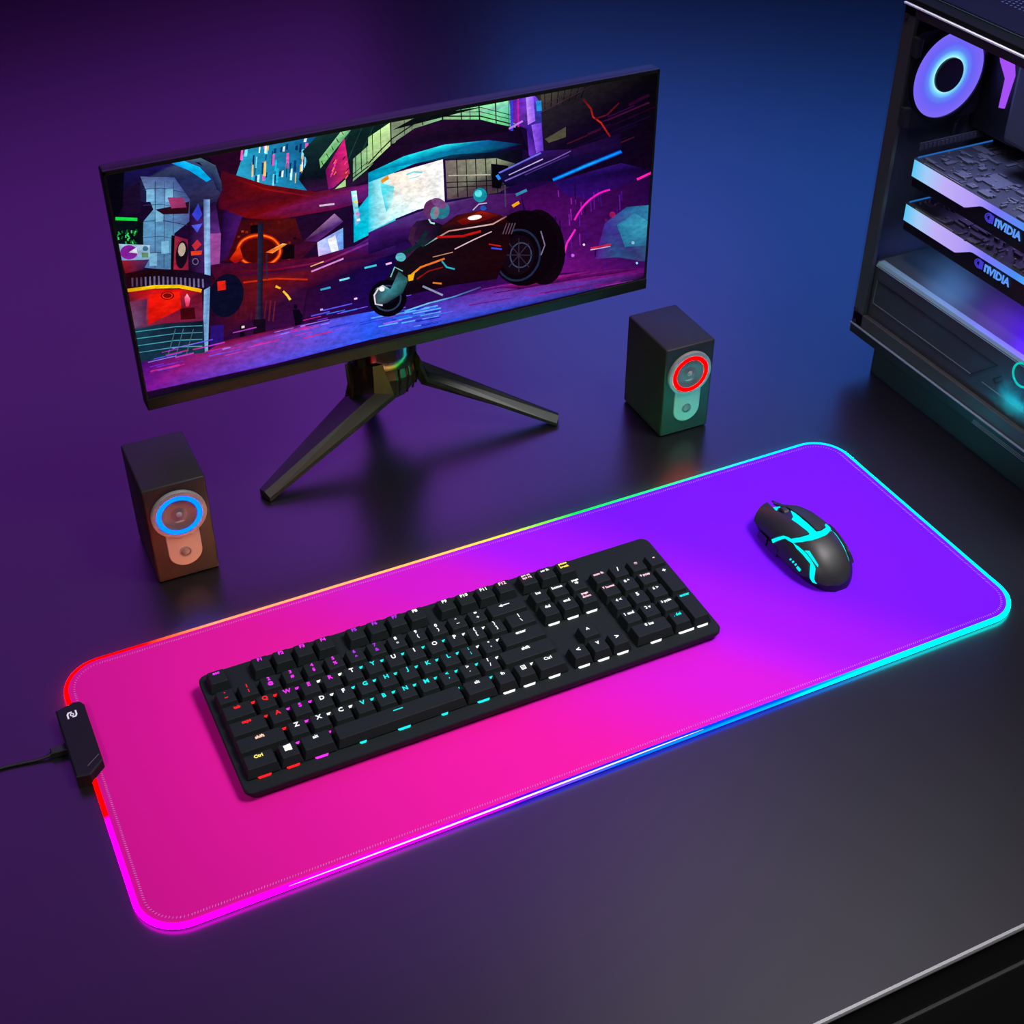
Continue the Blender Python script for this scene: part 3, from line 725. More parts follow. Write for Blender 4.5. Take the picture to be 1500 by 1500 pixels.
([531,568,541,566,541,556,531,559],[130,30,16]),
([547,554,557,552,556,542,546,545],[20,4,10]),
([438,689,448,687,447,678,438,680],[100,14,14]),
([451,661,461,660,460,650,450,652],[150,60,20]),
([563,574,572,572,572,563,562,565],[130,30,16]),
([521,517,531,516,530,506,520,508],[20,4,10]),
([439,679,477,674,472,617,434,623],[16,4,10]),
([538,564,584,556,579,493,533,501],[14,4,10]),
([541,540,536,521,526,504,511,491,493,483,472,481,451,484,430,493,411,506,395,523,384,543,378,564,377,585,382,604,392,620,406,632,424,640,445,643,466,640,486,632,505,619,521,602,533,582,539,561],[120,10,8]),
([522,541,518,526,511,514,499,504,485,498,469,497,452,499,436,506,421,516,409,529,400,544,395,560,395,575,398,590,406,602,417,611,431,617,447,619,463,616,480,610,494,600,507,587,516,572,521,557],[70,6,8]),
([525,546,522,532,516,521,507,512,495,505,480,502,465,502,449,505,433,512,419,522,408,534,399,547,394,561,392,574,393,587,398,598,406,608,416,616,429,621,444,623,460,621,476,616,490,608,503,598,514,585,521,571,525,558,525,543,539,542,538,560,533,578,524,596,511,611,496,624,479,633,461,639,443,641,426,639,410,633,397,623,387,609,380,593,378,575,381,556,388,538,399,521,412,507,429,495,446,487,465,483,483,483,500,487,515,496,527,507,535,523,539,539],[170,24,6]),
([529,544,527,533,523,523,516,514,508,507,498,501,487,497,475,496,462,497,449,500,436,505,425,512,414,521,405,531,398,542,392,553,389,565,388,576,389,587,393,597,398,606,405,614,414,621,425,625,436,627,448,628,461,626,474,622,486,616,497,609,507,600,516,589,522,578,527,566,529,555,529,543,535,542,535,555,532,569,527,582,520,594,511,606,500,615,488,624,475,630,462,634,448,636,435,635,423,633,411,628,401,621,393,612,387,601,383,590,382,577,383,563,387,550,393,537,401,525,411,514,422,505,435,497,448,492,462,489,475,488,488,489,501,493,511,499,521,507,528,517,533,529,535,541],[255,110,20]),
([480,548,543,572,560,565,504,537],[255,80,20,255,220,120,255,140,40,255,160,60]),
([353,551,393,603,401,538,371,527],[190,20,10,240,60,10,160,14,10,140,10,20]),
([277,554,510,493,662,479,804,492,960,563,953,414,759,372,607,339,504,421,296,476],[60,8,50,80,8,30,90,10,50,80,20,110,70,40,130,30,10,70,40,8,60,60,6,40,110,16,14,70,8,30]),
([326,499,507,457,690,444,959,512,956,521,689,453,508,466,327,508],[60,8,40,110,10,30,130,20,80,110,60,170,110,60,170,130,20,80,110,10,30,60,8,40]),
([636,413,757,440,756,448,634,420],[220,140,220]),
([634,438,683,448,682,453,633,443],[250,190,120]),
([855,538,955,567,1148,600,1322,596,1451,573,1468,435,1239,427,1004,461,849,437],[64,20,104,80,46,126,96,70,136,74,32,94,70,14,90,52,6,62,28,4,38,26,6,52,26,8,66]),
([269,483,504,421,615,347,571,166,278,188],[50,6,24,110,16,10,50,10,50,60,10,70,40,8,50]),
([353,376,336,277,340,275,357,374],[60,10,14]),
([368,369,351,271,355,269,373,368],[65,12,17]),
([384,363,366,265,371,264,388,361],[70,14,20]),
([399,357,382,260,386,258,403,355],[75,16,23]),
([414,350,397,254,401,252,418,349],[80,18,26]),
([429,344,413,248,417,247,433,342],[85,20,29]),
([445,338,428,243,432,241,449,336],[90,22,32]),
([460,331,444,237,448,235,464,329],[95,24,35]),
([475,325,459,231,464,229,480,323],[100,26,38]),
([491,318,475,226,479,224,495,316],[105,28,41]),
([390,431,504,417,618,380,618,388,504,425,390,439],[200,40,10]),
([499,381,516,367,519,375,503,390],[255,180,40]),
([523,353,536,328,544,305,552,309,543,333,529,358],[255,200,60]),
([380,356,370,334,358,315,343,302,327,295,310,295,295,302,282,315,272,333,266,355,263,379,265,405,271,429,281,451,294,469,308,482,324,489,340,489,355,483,368,471,378,453,385,431,388,407,386,381],[10,12,38]),
([301,465,329,462,326,421,298,423],[220,30,20]),
([466,683,485,680,437,217,417,223],[30,34,60,20,20,40,16,10,30,40,40,70]),
([480,543,471,426,476,424,485,542],[40,34,60]),
([408,254,451,246,444,165,400,174],[20,8,24]),
([359,241,376,237,367,165,350,167],[14,8,22]),
([363,237,374,236,373,225,362,226],[230,220,210]),
([571,268,570,262,567,258,563,258,560,261,557,266,557,272,558,278,561,282,565,282,569,280,571,274],[10,5,20]),
([552,259,576,254,587,220,575,169,556,172,554,220],[10,5,22]),
([614,328,759,363,899,410,953,414,938,93,586,171],[40,7,48,28,7,64,20,5,66,14,4,50,30,7,95,54,9,64]),
([662,318,700,319,699,328,661,327],[60,160,210]),
([735,342,773,343,772,352,734,351],[120,220,240]),
([832,374,878,375,877,384,831,383],[60,200,220]),
([784,238,796,238,795,247,783,247],[240,200,240]),
([654,223,664,223,663,232,653,232],[200,170,240]),
([913,369,936,370,935,379,912,378],[240,180,240]),
([0,1000,65,1000,37,868,12,824,0,811],[6,4,16]),
([59,1000,219,1000,271,1000,346,926,360,855,331,794,242,782,96,870,46,932],[20,16,70,30,20,90,60,70,110,40,50,100,50,50,90,20,8,40,14,8,40,24,20,60,16,10,40]),
([106,970,212,941,251,840,238,749,183,712,157,556,61,596,91,787,129,828],[90,100,150,70,90,150,60,70,130,70,80,140,90,150,190,70,120,160,80,110,160,90,150,190,110,170,210]),
([108,915,165,906,246,867,246,869,166,909,108,918],[40,50,90]),
([99,851,157,842,238,801,238,803,157,844,100,854],[40,50,90]),
([91,786,148,776,230,734,230,737,149,779,91,788],[40,50,90]),
([82,720,140,710,221,667,222,669,140,712,82,722],[40,50,90]),
([72,653,131,642,213,599,214,601,131,645,73,656],[40,50,90]),
([149,940,101,585,103,584,151,939],[44,56,98]),
([178,933,130,577,132,576,179,932],[44,56,98]),
([206,926,160,568,162,568,208,925],[44,56,98]),
([118,914,142,911,135,860,111,864],[120,180,215]),
([135,826,160,823,153,771,129,776],[120,180,215]),
([137,689,162,685,155,632,130,637],[120,180,215]),
([92,649,117,645,110,591,85,596],[120,180,215]),
([178,900,202,896,196,845,171,849],[120,180,215]),
([135,826,188,826,248,832,239,783,158,800],[40,10,24]),
([180,866,231,853,236,810,187,818],[150,50,100]),
([46,932,103,951,86,822,31,828],[24,10,40]),
([209,1000,250,1000,297,964,329,905,313,898,263,957],[0,130,220,20,190,245,0,190,240,0,170,230,0,150,220,0,170,235]),
([252,1000,304,1000,350,958,362,880,357,839,343,859,332,921,299,982],[60,90,110,80,110,130,60,80,110,50,60,100,30,30,70,20,20,60,30,40,80,50,70,100]),
([242,782,333,811,335,672,278,508,212,536],[30,10,50,24,8,40,90,40,130,70,30,100,20,8,30]),
([250,776,276,816,284,767,264,742],[50,60,200]),
([243,731,280,730,258,696],[80,90,230]),
([234,646,255,666,267,641,243,621],[190,40,50]),
([228,621,266,615,261,598,227,603],[220,60,30]),
([254,569,252,563,250,558,247,554,243,552,239,551,235,551,231,553,227,556,224,561,222,566,222,572,222,578,223,584,225,589,228,593,232,595,236,596,240,596,244,594,248,591,251,586,253,581,254,575],[30,20,50]),
([245,572,245,569,244,567,243,565,241,564,239,563,238,562,236,563,234,564,233,565,231,567,231,569,230,572,230,574,230,577,231,579,232,581,233,583,235,584,237,585,238,584,240,584,242,583,243,581,244,579,245,577,245,574,245,571,249,571,249,574,248,578,247,581,246,584,244,586,241,588,239,589,236,589,234,588,231,587,229,584,228,582,227,578,227,575,227,571,227,568,229,565,231,562,233,560,235,559,238,558,240,558,243,560,245,561,247,564,248,567,249,570],[120,90,150]),
([298,681,337,673,318,542,281,544],[150,70,150]),
([176,707,224,675,210,541,154,559],[150,40,60,120,20,60,130,20,50,170,30,60]),
([216,608,212,593,207,580,201,569,195,561,190,557,184,557,180,562,176,569,174,580,174,594,175,609,177,624,181,639,186,652,191,663,197,670,203,674,208,674,213,670,216,662,219,652,219,638,218,623],[20,10,26]),
([211,633,209,625,206,619,203,614,200,611,196,609,193,609,190,611,188,615,187,621,186,627,186,635,188,642,189,649,192,656,195,661,198,664,202,666,205,666,208,663,210,659,211,654,212,647,212,640],[190,170,150]),
([173,707,183,701,161,557,152,562],[10,6,14]),
([295,829,316,824,282,507,230,135,211,141,263,521],[80,90,150,130,170,220,110,150,210,130,190,220,110,150,200,150,200,240]),
([0,823,89,796,77,684,0,715],[8,14,22]),
([4,815,72,794,74,807,6,828],[20,220,70]),
([48,721,45,710,49,708,52,719],[20,160,60]),
([45,716,44,704,49,704,49,715],[10,100,40]),
([41,716,44,703,48,705,45,718],[60,220,110]),
([2,756,0,746,0,742,5,752],[20,160,60]),
([35,763,25,753,28,749,38,758],[10,100,40]),
([29,747,35,734,39,737,33,750],[60,220,110]),
([22,721,21,709,26,708,26,720],[20,160,60]),
([47,715,54,701,58,704,50,718],[10,100,40]),
([46,761,45,750,49,748,51,760],[60,220,110]),
([56,748,51,737,55,734,60,744],[20,160,60]),
([15,745,10,735,13,731,19,742],[10,100,40]),
([35,755,29,745,33,741,39,752],[60,220,110]),
([7,763,1,752,4,749,11,759],[20,160,60]),
([34,768,29,757,33,754,38,765],[10,100,40]),
([62,757,53,748,56,743,65,753],[60,220,110]),
([0,731,0,720,0,717,0,729],[20,160,60]),
([16,767,16,756,20,755,21,767],[10,100,40]),
([26,747,24,735,28,734,30,745],[60,220,110]),
([4,765,9,752,13,754,8,767],[20,160,60]),
([55,759,51,748,55,746,59,756],[10,100,40]),
([1,744,0,733,5,732,5,744],[60,220,110]),
([29,731,30,719,35,720,33,732],[20,160,60]),
([41,721,35,710,39,707,45,717],[10,100,40]),
([37,735,28,725,31,721,40,731],[60,220,110]),
([0,728,0,716,0,715,0,727],[20,160,60]),
([61,761,63,748,68,749,65,762],[10,100,40]),
([0,716,98,684,90,623,0,644],[150,190,220,170,200,220,120,170,210,120,140,190]),
([55,664,53,657,50,650,44,645,38,642,31,641,23,642,16,645,10,650,5,656,1,663,0,671,0,679,2,687,6,693,11,698,17,702,24,703,32,702,39,699,45,694,50,688,54,680,56,672],[130,30,150]),
([27,672,54,686,55,659],[220,220,240]),
([91,671,90,668,89,666,87,664,85,663,83,662,80,663,78,664,76,665,74,668,73,670,73,673,73,676,74,679,75,681,77,683,79,684,81,685,83,684,86,683,88,682,89,680,90,677,91,674],[60,110,140]),
([68,660,89,654,86,633,65,639],[90,130,100]),
([0,643,88,624,63,586,3,586],[140,20,30,60,40,90,40,20,60,120,10,10]),
([3,586,103,579,207,544,281,498,279,453,242,436,170,471,3,510],[40,4,10,24,6,14,22,8,26,20,10,40,24,14,50,20,10,40,24,10,40,30,8,20]),
([20,562,16,524,21,523,26,561],[80,60,90]),
([35,559,30,521,36,519,40,558],[80,60,90]),
([49,557,44,518,50,516,55,555],[80,60,90]),
([63,554,59,515,64,513,69,552],[110,100,140]),
([78,551,73,512,79,510,83,550],[110,100,140]),
([92,548,87,509,93,507,98,547],[110,100,140]),
([107,546,102,506,108,504,112,544],[110,100,140]),
([121,540,116,500,122,499,127,539],[110,100,140]),
([135,535,131,495,136,494,141,533],[110,100,140]),
([149,530,145,490,151,488,155,528],[110,100,140]),
([164,524,159,485,165,483,169,523],[110,100,140]),
([178,519,174,480,180,478,184,517],[110,100,140]),
([192,513,188,474,194,473,198,512],[110,100,140]),
([207,508,203,469,209,467,213,506],[110,100,140]),
([221,502,217,464,223,462,227,501],[110,100,140]),
([236,497,232,458,238,457,242,495],[110,100,140]),
([250,491,247,453,253,451,256,490],[110,100,140]),
([0,504,92,494,170,473,241,432,245,447,173,488,93,509,0,519],[230,160,0,255,220,20,255,200,0,255,170,20,255,170,20,255,200,0,255,220,20,230,160,0]),
([2,504,91,491,176,466,242,431,234,303,91,332,0,336],[110,10,20,220,14,10,220,14,10,110,14,40,110,30,70,130,20,50,90,50,80]),
([68,473,169,457,166,380,45,339],[240,20,10,255,30,10,220,20,10,200,14,10]),
([149,445,148,440,145,437,141,434,136,433,130,433,124,434,119,436,113,439,109,443,106,448,104,453,104,458,106,462,108,466,112,468,117,470,123,470,129,469,135,467,140,463,144,459,147,454,149,450],[120,8,10]),
([141,448,140,445,139,443,137,442,134,441,131,440,128,441,124,441,121,443,118,445,116,447,114,450,113,452,112,454,113,456,113,458,115,460,117,461,120,462,124,462,127,462,130,460,134,459,136,457,139,454,140,452,141,449,141,447,144,447,144,450,143,454,141,457,138,460,135,463,131,465,127,466,124,467,120,467,116,466,113,464,111,461,109,458,109,454,110,451,111,447,114,444,116,441,120,439,124,437,128,436,132,436,135,436,138,438,141,440,143,443,144,446],[230,50,20]),
([162,381,210,373,208,320,158,330],[60,6,14]),
([182,426,193,441,201,415,192,381,182,384],[255,90,130,255,200,210,250,90,150,200,30,60,220,40,60]),
([0,461,59,457,37,344,0,338],[120,50,90,90,30,70,90,40,80,100,70,110]),
([0,336,90,331,234,302,220,138,0,180],[20,60,80,20,40,60,14,20,40,24,60,80,20,50,70]),
([0,320,135,303,227,279,228,283,136,306,0,324],[70,160,175]),
([0,288,132,272,224,248,224,251,132,275,0,292],[70,160,175]),
([0,255,128,240,220,216,220,220,128,244,0,259],[70,160,175]),
([0,223,124,209,216,184,217,188,124,213,0,226],[70,160,175]),
([133,296,89,171,92,169,136,294],[60,100,120]),
([160,288,116,162,119,161,163,286],[60,100,120]),
([194,277,150,151,153,149,197,276],[60,100,120]),
([255,272,301,263,290,165,242,160],[40,16,110]),
([0,181,220,153,292,188,482,183,632,176,834,164,826,24,467,18,0,33],[60,10,110,150,30,110,90,10,40,110,14,60,80,20,110,50,90,250,40,90,245,90,30,190,120,20,150]),
([834,164,990,132,1169,135,1351,148,1572,126,2000,55,2000,0,1662,0,1232,8,826,25],[50,90,250,50,60,190,40,20,110,90,14,110,120,14,110,110,14,110,30,6,50,30,4,44,50,10,100,40,90,245]),
([1351,133,1572,126,1792,101,2000,55,2000,28,1660,80,1452,99],[90,10,90,190,30,150,110,16,110,80,12,90,100,14,120,140,20,130,60,8,70]),
([519,155,611,155,611,160,518,160],[200,40,140]),
([227,147,289,147,288,153,227,153],[120,40,200]),
([586,195,654,196,654,199,586,199],[200,40,140]),
([466,152,577,152,577,156,466,156],[180,60,190]),
([52,118,122,118,122,121,52,121],[90,80,240]),
([25,122,130,121,129,127,25,128],[200,40,140]),
([742,190,834,190,833,194,741,193],[120,80,230]),
([680,128,772,128,772,133,679,134],[40,60,220]),
([44,177,144,177,144,181,44,181],[90,80,240]),
([865,111,980,111,979,115,865,115],[120,80,230]),
([603,108,683,108,682,112,603,113],[200,40,140]),
([319,140,359,140,359,143,319,143],[200,40,140]),
([203,177,296,177,296,183,203,183],[180,60,190]),
([580,108,690,108,690,114,579,114],[200,40,140]),
([857,126,923,126,922,130,857,130],[40,60,220]),
([292,115,372,115,372,118,292,119],[180,60,190]),
([223,153,310,153,310,158,223,158],[200,40,140]),
([234,130,280,130,280,134,233,134],[90,80,240]),
([538,161,602,161,602,166,538,166],[200,40,140]),
([602,167,682,167,681,174,601,174],[150,120,240]),
([98,119,145,119,144,123,98,123],[200,40,140]),
([23,168,122,168,122,172,23,172],[150,120,240]),
([182,178,212,178,212,183,181,183],[200,40,140]),
([650,153,682,153,681,158,650,158],[150,120,240]),
([940,202,1032,202,1031,208,939,208],[90,160,255]),
([493,158,575,158,574,161,493,161],[90,80,240]),
([585,149,643,149,643,156,584,156],[180,60,190]),
([871,179,931,179,931,183,871,183],[90,160,255]),
([675,199,745,199,745,203,674,203],[60,120,255]),
([839,155,953,155,952,162,838,162],[60,120,255]),
([541,131,617,131,616,135,541,135],[180,60,190]),
([121,205,153,205,152,209,121,209],[60,20,120]),
([75,199,131,199,131,202,75,202],[180,60,190]),
([26,145,76,145,76,149,25,149],[120,40,200]),
([880,211,973,211,972,217,879,217],[120,80,230]),
([705,114,752,114,752,118,704,118],[120,80,230]),
([930,142,980,142,979,147,929,147],[120,80,230]),
([94,204,129,204,128,210,94,209],[60,20,120]),
([575,168,659,168,659,175,574,175],[150,120,240]),
([48,136,142,136,141,141,48,141],[120,40,200]),
([397,131,492,131,492,137,397,137],[200,40,140]),
([499,153,531,153,531,158,499,158],[150,120,240]),
([797,108,886,107,886,112,797,112],[40,60,220]),
([372,128,481,127,480,132,371,132],[180,60,190]),
([730,189,793,189,792,195,729,195],[60,120,255]),
([939,197,1004,197,1004,201,938,200],[120,80,230]),
([618,206,688,206,687,213,617,212],[90,80,240]),
([117,160,183,160,183,167,117,167],[180,60,190]),
([716,189,746,189,746,193,715,193],[120,80,230]),
([267,129,346,128,346,131,267,132],[90,80,240]),
([664,220,774,221,774,226,663,226],[90,80,240]),
([593,164,685,164,684,171,592,171],[60,20,120]),
([87,181,167,181,167,186,86,186],[200,40,140]),
([564,175,610,175,609,178,563,178],[120,40,200]),
([167,204,257,204,256,209,166,209],[90,80,240]),
([640,180,677,180,677,184,640,184],[120,40,200]),
([329,213,415,213,414,219,329,218],[180,60,190]),
([799,119,895,119,894,122,798,123],[40,60,220]),
([284,147,315,147,314,153,284,153],[150,120,240]),
([113,206,208,206,208,209,113,209],[150,120,240]),
([476,171,549,171,549,174,476,174],[150,120,240]),
([1019,90,1111,85,1111,89,1018,93],[30,40,190]),
([1020,56,1119,51,1118,56,1020,61],[30,40,190]),
([960,67,1016,64,1016,70,960,73],[90,170,255]),
([949,88,1004,85,1004,89,948,92],[90,170,255]),
([1014,61,1094,57,1093,63,1013,67],[30,40,190]),
([951,92,1048,87,1047,91,950,95],[40,120,255]),
([1039,115,1108,111,1107,118,1038,122],[90,170,255]),
([923,119,1024,114,1024,118,922,123],[90,170,255]),
([930,101,991,98,991,104,929,107],[40,120,255]),
([1070,71,1166,66,1166,69,1070,74],[40,120,255]),
([1043,61,1111,58,1111,63,1042,67],[90,170,255]),
([868,77,946,73,945,80,868,83],[90,170,255]),
([1009,36,1113,30,1113,34,1008,39],[90,170,255]),
([1008,105,1065,102,1065,106,1007,109],[150,90,240]),
([1036,81,1120,77,1119,83,1035,87],[90,170,255]),
([942,124,1051,119,1051,125,941,130],[30,40,190]),
([842,127,948,122,947,129,841,134],[90,170,255]),
([922,94,991,91,991,96,922,99],[30,40,190]),
([989,112,1100,106,1099,110,989,115],[40,120,255]),
([989,92,1086,87,1085,91,988,96],[90,170,255]),
([971,115,1073,110,1073,114,971,119],[90,170,255]),
([888,84,963,81,962,88,887,92],[150,90,240]),
([922,81,1027,76,1027,79,921,84],[30,40,190]),
([1054,89,1112,86,1111,92,1053,95],[30,40,190]),
([1039,35,1120,31,1120,35,1038,39],[30,40,190]),
([932,119,1019,115,1018,121,932,125],[90,170,255]),
([1007,101,1120,95,1119,102,1006,107],[90,170,255]),
([1036,29,1108,25,1107,31,1035,35],[30,40,190]),
([940,94,1052,89,1052,93,940,98],[40,120,255]),
([1036,56,1112,52,1111,59,1036,63],[30,40,190]),
([1339,108,1468,97,1468,101,1339,112],[60,8,70]),
([1712,92,1907,76,1906,81,1711,97],[110,20,120]),
([1782,8,1919,0,1918,4,1781,16],[140,40,150]),
([1533,50,1694,37,1693,42,1532,55],[110,20,120]),
([1234,76,1410,61,1409,66,1233,81],[110,20,120]),
([1287,143,1471,128,1470,132,1287,147],[140,40,150]),
([1550,45,1722,30,1721,39,1549,54],[110,20,120]),
([1631,42,1766,30,1766,35,1630,46],[110,20,120]),
([1707,64,1864,50,1863,56,1706,69],[110,20,120]),
([1784,69,1964,54,1963,58,1783,73],[60,8,70]),
([1774,19,1892,9,1890,17,1773,27],[110,20,120]),
([1777,12,1950,0,1949,2,1776,17],[140,40,150]),
([1690,19,1825,7,1824,12,1689,23],[110,20,120]),
([1478,51,1556,44,1556,49,1477,56],[140,40,150]),
([1451,573,1565,593,2000,565,2000,55,1624,132,1484,431],[60,8,80,40,6,70,24,4,50,60,10,90,110,14,120,80,10,100]),
([1590,587,1884,621,2000,565,2000,526,1736,474,1633,519],[30,10,90,50,16,110,14,3,30,30,6,60,50,10,110,50,10,110]),
([1662,303,1666,247,1671,246,1667,302],[90,20,150]),
([1858,394,1863,342,1868,341,1863,393],[60,14,120]),
([1700,469,1704,404,1709,403,1705,468],[130,30,160]),
([1769,215,1773,160,1779,159,1774,214],[30,6,60]),
([1641,262,1645,171,1650,170,1646,261],[90,20,150]),
([1770,514,1775,453,1780,452,1775,513],[60,14,120]),
([1657,445,1660,389,1666,388,1662,444],[130,30,160]),
([1612,399,1615,337,1621,336,1617,398],[30,6,60]),
([1674,527,1678,462,1683,461,1679,526],[90,20,150]),
([1820,176,1825,104,1830,103,1825,175],[60,14,120]),
([1657,498,1660,467,1665,466,1662,497],[130,30,160]),
([1624,287,1627,254,1632,253,1629,287],[30,6,60]),
([1740,479,1745,410,1750,409,1745,478],[90,20,150]),
([1852,322,1858,247,1863,246,1857,321],[60,14,120]),
([1602,549,1605,516,1610,515,1607,548],[130,30,160]),
([1672,559,1676,486,1681,485,1677,558],[30,6,60]),
([1876,242,1881,193,1887,192,1882,241],[90,20,150]),
([1729,321,1733,279,1738,278,1734,320],[60,14,120]),
([1698,314,1702,253,1707,251,1703,313],[130,30,160]),
([1715,477,1720,400,1725,399,1720,476],[30,6,60]),
([1693,414,1698,350,1703,349,1698,413],[90,20,150]),
([1657,251,1660,199,1666,198,1662,250],[60,14,120]),
([1843,293,1847,252,1853,251,1848,292],[130,30,160]),
([1593,424,1597,349,1602,348,1598,423],[30,6,60]),
([1636,293,1639,250,1645,249,1641,292],[90,20,150]),
([1708,515,1712,476,1717,475,1713,514],[60,14,120]),
([1796,273,1799,238,1805,237,1801,272],[130,30,160]),
([1867,324,1872,258,1877,256,1872,322],[30,6,60]),
([1753,503,1759,417,1764,416,1758,502],[90,20,150]),
([1872,479,1877,430,1882,429,1878,478],[60,14,120]),
([1650,422,1654,365,1659,364,1655,421],[130,30,160]),
([1906,270,1913,179,1919,178,1912,269],[30,6,60]),
([1865,462,1871,385,1876,384,1870,461],[90,20,150]),
([1782,490,1787,426,1792,425,1787,489],[60,14,120]),
([1809,337,1903,393,2000,378,2000,87,1870,147,1772,163],[60,40,140,30,90,150,40,130,170,50,60,110,40,80,130,80,20,130]),
([1863,313,1941,353,2000,297,2000,173,1904,190],[40,120,160,50,130,170,60,160,190,40,100,140,40,110,150]),
([1855,367,1853,359,1846,355,1838,357,1830,364,1827,374,1830,383,1836,387,1845,384,1852,377],[150,20,90]),
([1820,349,1819,345,1815,343,1812,344,1808,348,1807,352,1808,356,1811,358,1815,357,1818,354],[110,16,90]),
([1726,250,1725,246,1723,245,1719,246,1717,249,1716,253,1716,256,1719,257,1722,257,1725,254],[250,230,250]),
([1682,207,1680,202,1677,200,1672,201,1668,205,1667,211,1668,216,1672,218,1676,216,1680,212],[200,90,230]),
([1947,201,1946,196,1942,194,1937,195,1933,199,1932,205,1933,210,1937,212,1941,211,1945,206],[150,200,230]),
([1969,88,1968,85,1965,83,1962,84,1959,87,1958,91,1959,95,1961,96,1965,95,1967,92],[140,220,250]),
([1751,221,1841,217,1840,225,1750,229],[210,30,60]),
([1751,214,1839,209,1839,213,1750,219],[230,170,220]),
([1508,1000,1999,1000,2000,550,1867,616,1582,596,1499,683],[40,36,40,6,4,6,16,3,24,14,4,30,20,4,30,20,6,40]),
([1527,1000,1726,1000,1640,950,1528,920],[70,66,56,24,20,26,30,16,26,50,44,50]),
([1541,1000,1543,931,1546,930,1544,1000],[10,8,12]),
([1568,1000,1566,934,1570,934,1571,1000],[10,8,12]),
([1595,1000,1590,938,1593,937,1598,1000],[10,8,12]),
([1622,1000,1614,942,1617,941,1625,1000],[10,8,12]),
([1649,1000,1638,946,1641,945,1652,1000],[10,8,12]),
([1677,1000,1662,950,1665,949,1680,1000],[10,8,12]),
([1704,1000,1686,954,1690,952,1707,1000],[10,8,12]),
([1525,919,1609,950,1736,1000,1734,1000,1607,954,1523,923],[60,40,60]),
([1525,942,1608,972,1711,1000,1709,1000,1606,976,1523,945],[50,40,50]),
([1546,800,1630,836,1631,790,1562,779],[80,76,60]),
([1778,823,1972,871,1970,877,1776,829],[50,10,60]),
([1848,838,1977,870,1976,874,1847,842],[30,4,34]),
([1638,755,1775,789,1773,795,1636,760],[70,16,30]),
([1796,760,1984,806,1982,812,1794,766],[20,6,40]),
([1849,840,1974,871,1972,877,1847,846],[50,10,60]),
([1818,798,2000,845,2000,851,1816,804],[30,4,34]),
([1800,826,1975,870,1974,873,1799,829],[70,16,30]),
([1747,736,1927,780,1925,784,1745,740],[20,6,40]),
([1721,783,1815,807,1813,811,1719,788],[50,10,60]),
([1778,706,1884,732,1882,735,1777,709],[30,4,34]),
([1824,701,1920,724,1918,729,1822,706],[70,16,30]),
([1662,728,1851,775,1849,779,1661,732],[20,6,40]),
([1801,842,1912,870,1911,874,1800,846],[50,10,60]),
([1719,773,1913,821,1911,825,1717,777],[30,4,34]),
([1650,694,1805,732,1803,738,1648,700],[70,16,30]),
([1709,745,1897,791,1895,794,1708,748],[20,6,40]),
([1694,945,1727,894,1737,856,1772,821,1798,774,1825,727,1831,730,1804,777,1777,825,1743,859,1734,897,1699,949],[70,16,14,140,24,20,170,30,20,190,40,20,150,24,20,110,14,14,110,14,14,150,24,20,190,40,20,170,30,20,140,24,20,70,16,14]),
([1750,843,1800,851,1848,895,1844,901,1796,857,1747,850],[90,16,24]),
([1892,873,1974,901,1968,915,1885,887],[40,6,40]),
([1403,1000,1504,1000,1528,964,1540,729,1511,680,1482,742,1473,861,1418,900],[90,20,150,120,60,230,40,60,160,60,20,110,70,20,140,110,50,200,60,20,140,110,30,150]),
([1469,1000,1497,1000,1507,890,1477,878],[190,150,255,140,90,250,160,100,255,200,140,255]),
([1491,875,1531,876,1544,710,1519,697],[150,90,240,110,60,220,90,40,190,130,80,230]),
([1407,1000,1409,866,1420,864,1417,1000],[60,60,220]),
([1434,1000,1437,878,1443,877,1441,1000],[200,30,160]),
([1508,976,1512,932,1532,929,1529,974],[40,140,220]),
([1455,904,1401,881,1404,873,1459,896],[190,120,240]),
([1354,680,1530,749,1661,729,1860,758,1864,683,1582,598,1467,616,1394,615],[14,14,60,50,20,110,40,12,70,16,6,40,20,6,50,16,4,40,24,8,60,10,6,30]),
([1364,684,1532,737,1529,744,1361,691],[110,110,230]),
([1387,642,1589,697,1654,719,1652,724,1587,702,1385,648],[120,90,180]),
([1403,667,1540,708,1538,713,1401,671],[200,180,240]),
([1467,651,1646,702,1645,707,1466,656],[70,40,120]),
([1349,678,1361,654,1371,660,1360,683],[40,140,250]),
([1383,627,1386,523,1392,522,1389,626],[70,60,90]),
([1433,562,1477,575,1473,588,1428,575],[50,130,170]),
([1585,593,1726,629,1870,661,1862,680,1718,648,1578,612],[0,50,150,0,80,190,0,60,170,0,60,170,0,80,190,0,50,150]),
([1583,598,1724,633,1868,666,1864,676,1720,643,1580,608],[0,140,255,20,170,255,0,130,255,0,130,255,20,170,255,0,140,255]),
([1943,513,2000,531,2000,543,1938,525],[255,30,170]),
([1680,383,1693,409,1707,431,1724,450,1742,466,1761,478,1782,487,1803,492,1826,493,1824,502,1801,501,1778,496,1757,487,1736,474,1718,458,1701,438,1686,415,1673,389],[255,20,200]),
([1639,219,1651,276,1685,335,1678,342,1643,282,1631,224],[255,40,200]),
([1420,512,1447,524,1441,538,1413,526],[240,160,20]),
([1637,278,1641,228,1637,181,1626,141,1609,111,1587,94,1561,90,1533,100,1506,123,1481,157,1461,200,1445,249,1436,299,1433,349,1438,394,1449,431,1466,459,1487,476,1512,480,1538,471,1564,450,1589,418,1610,377,1627,329],[14,4,14]),
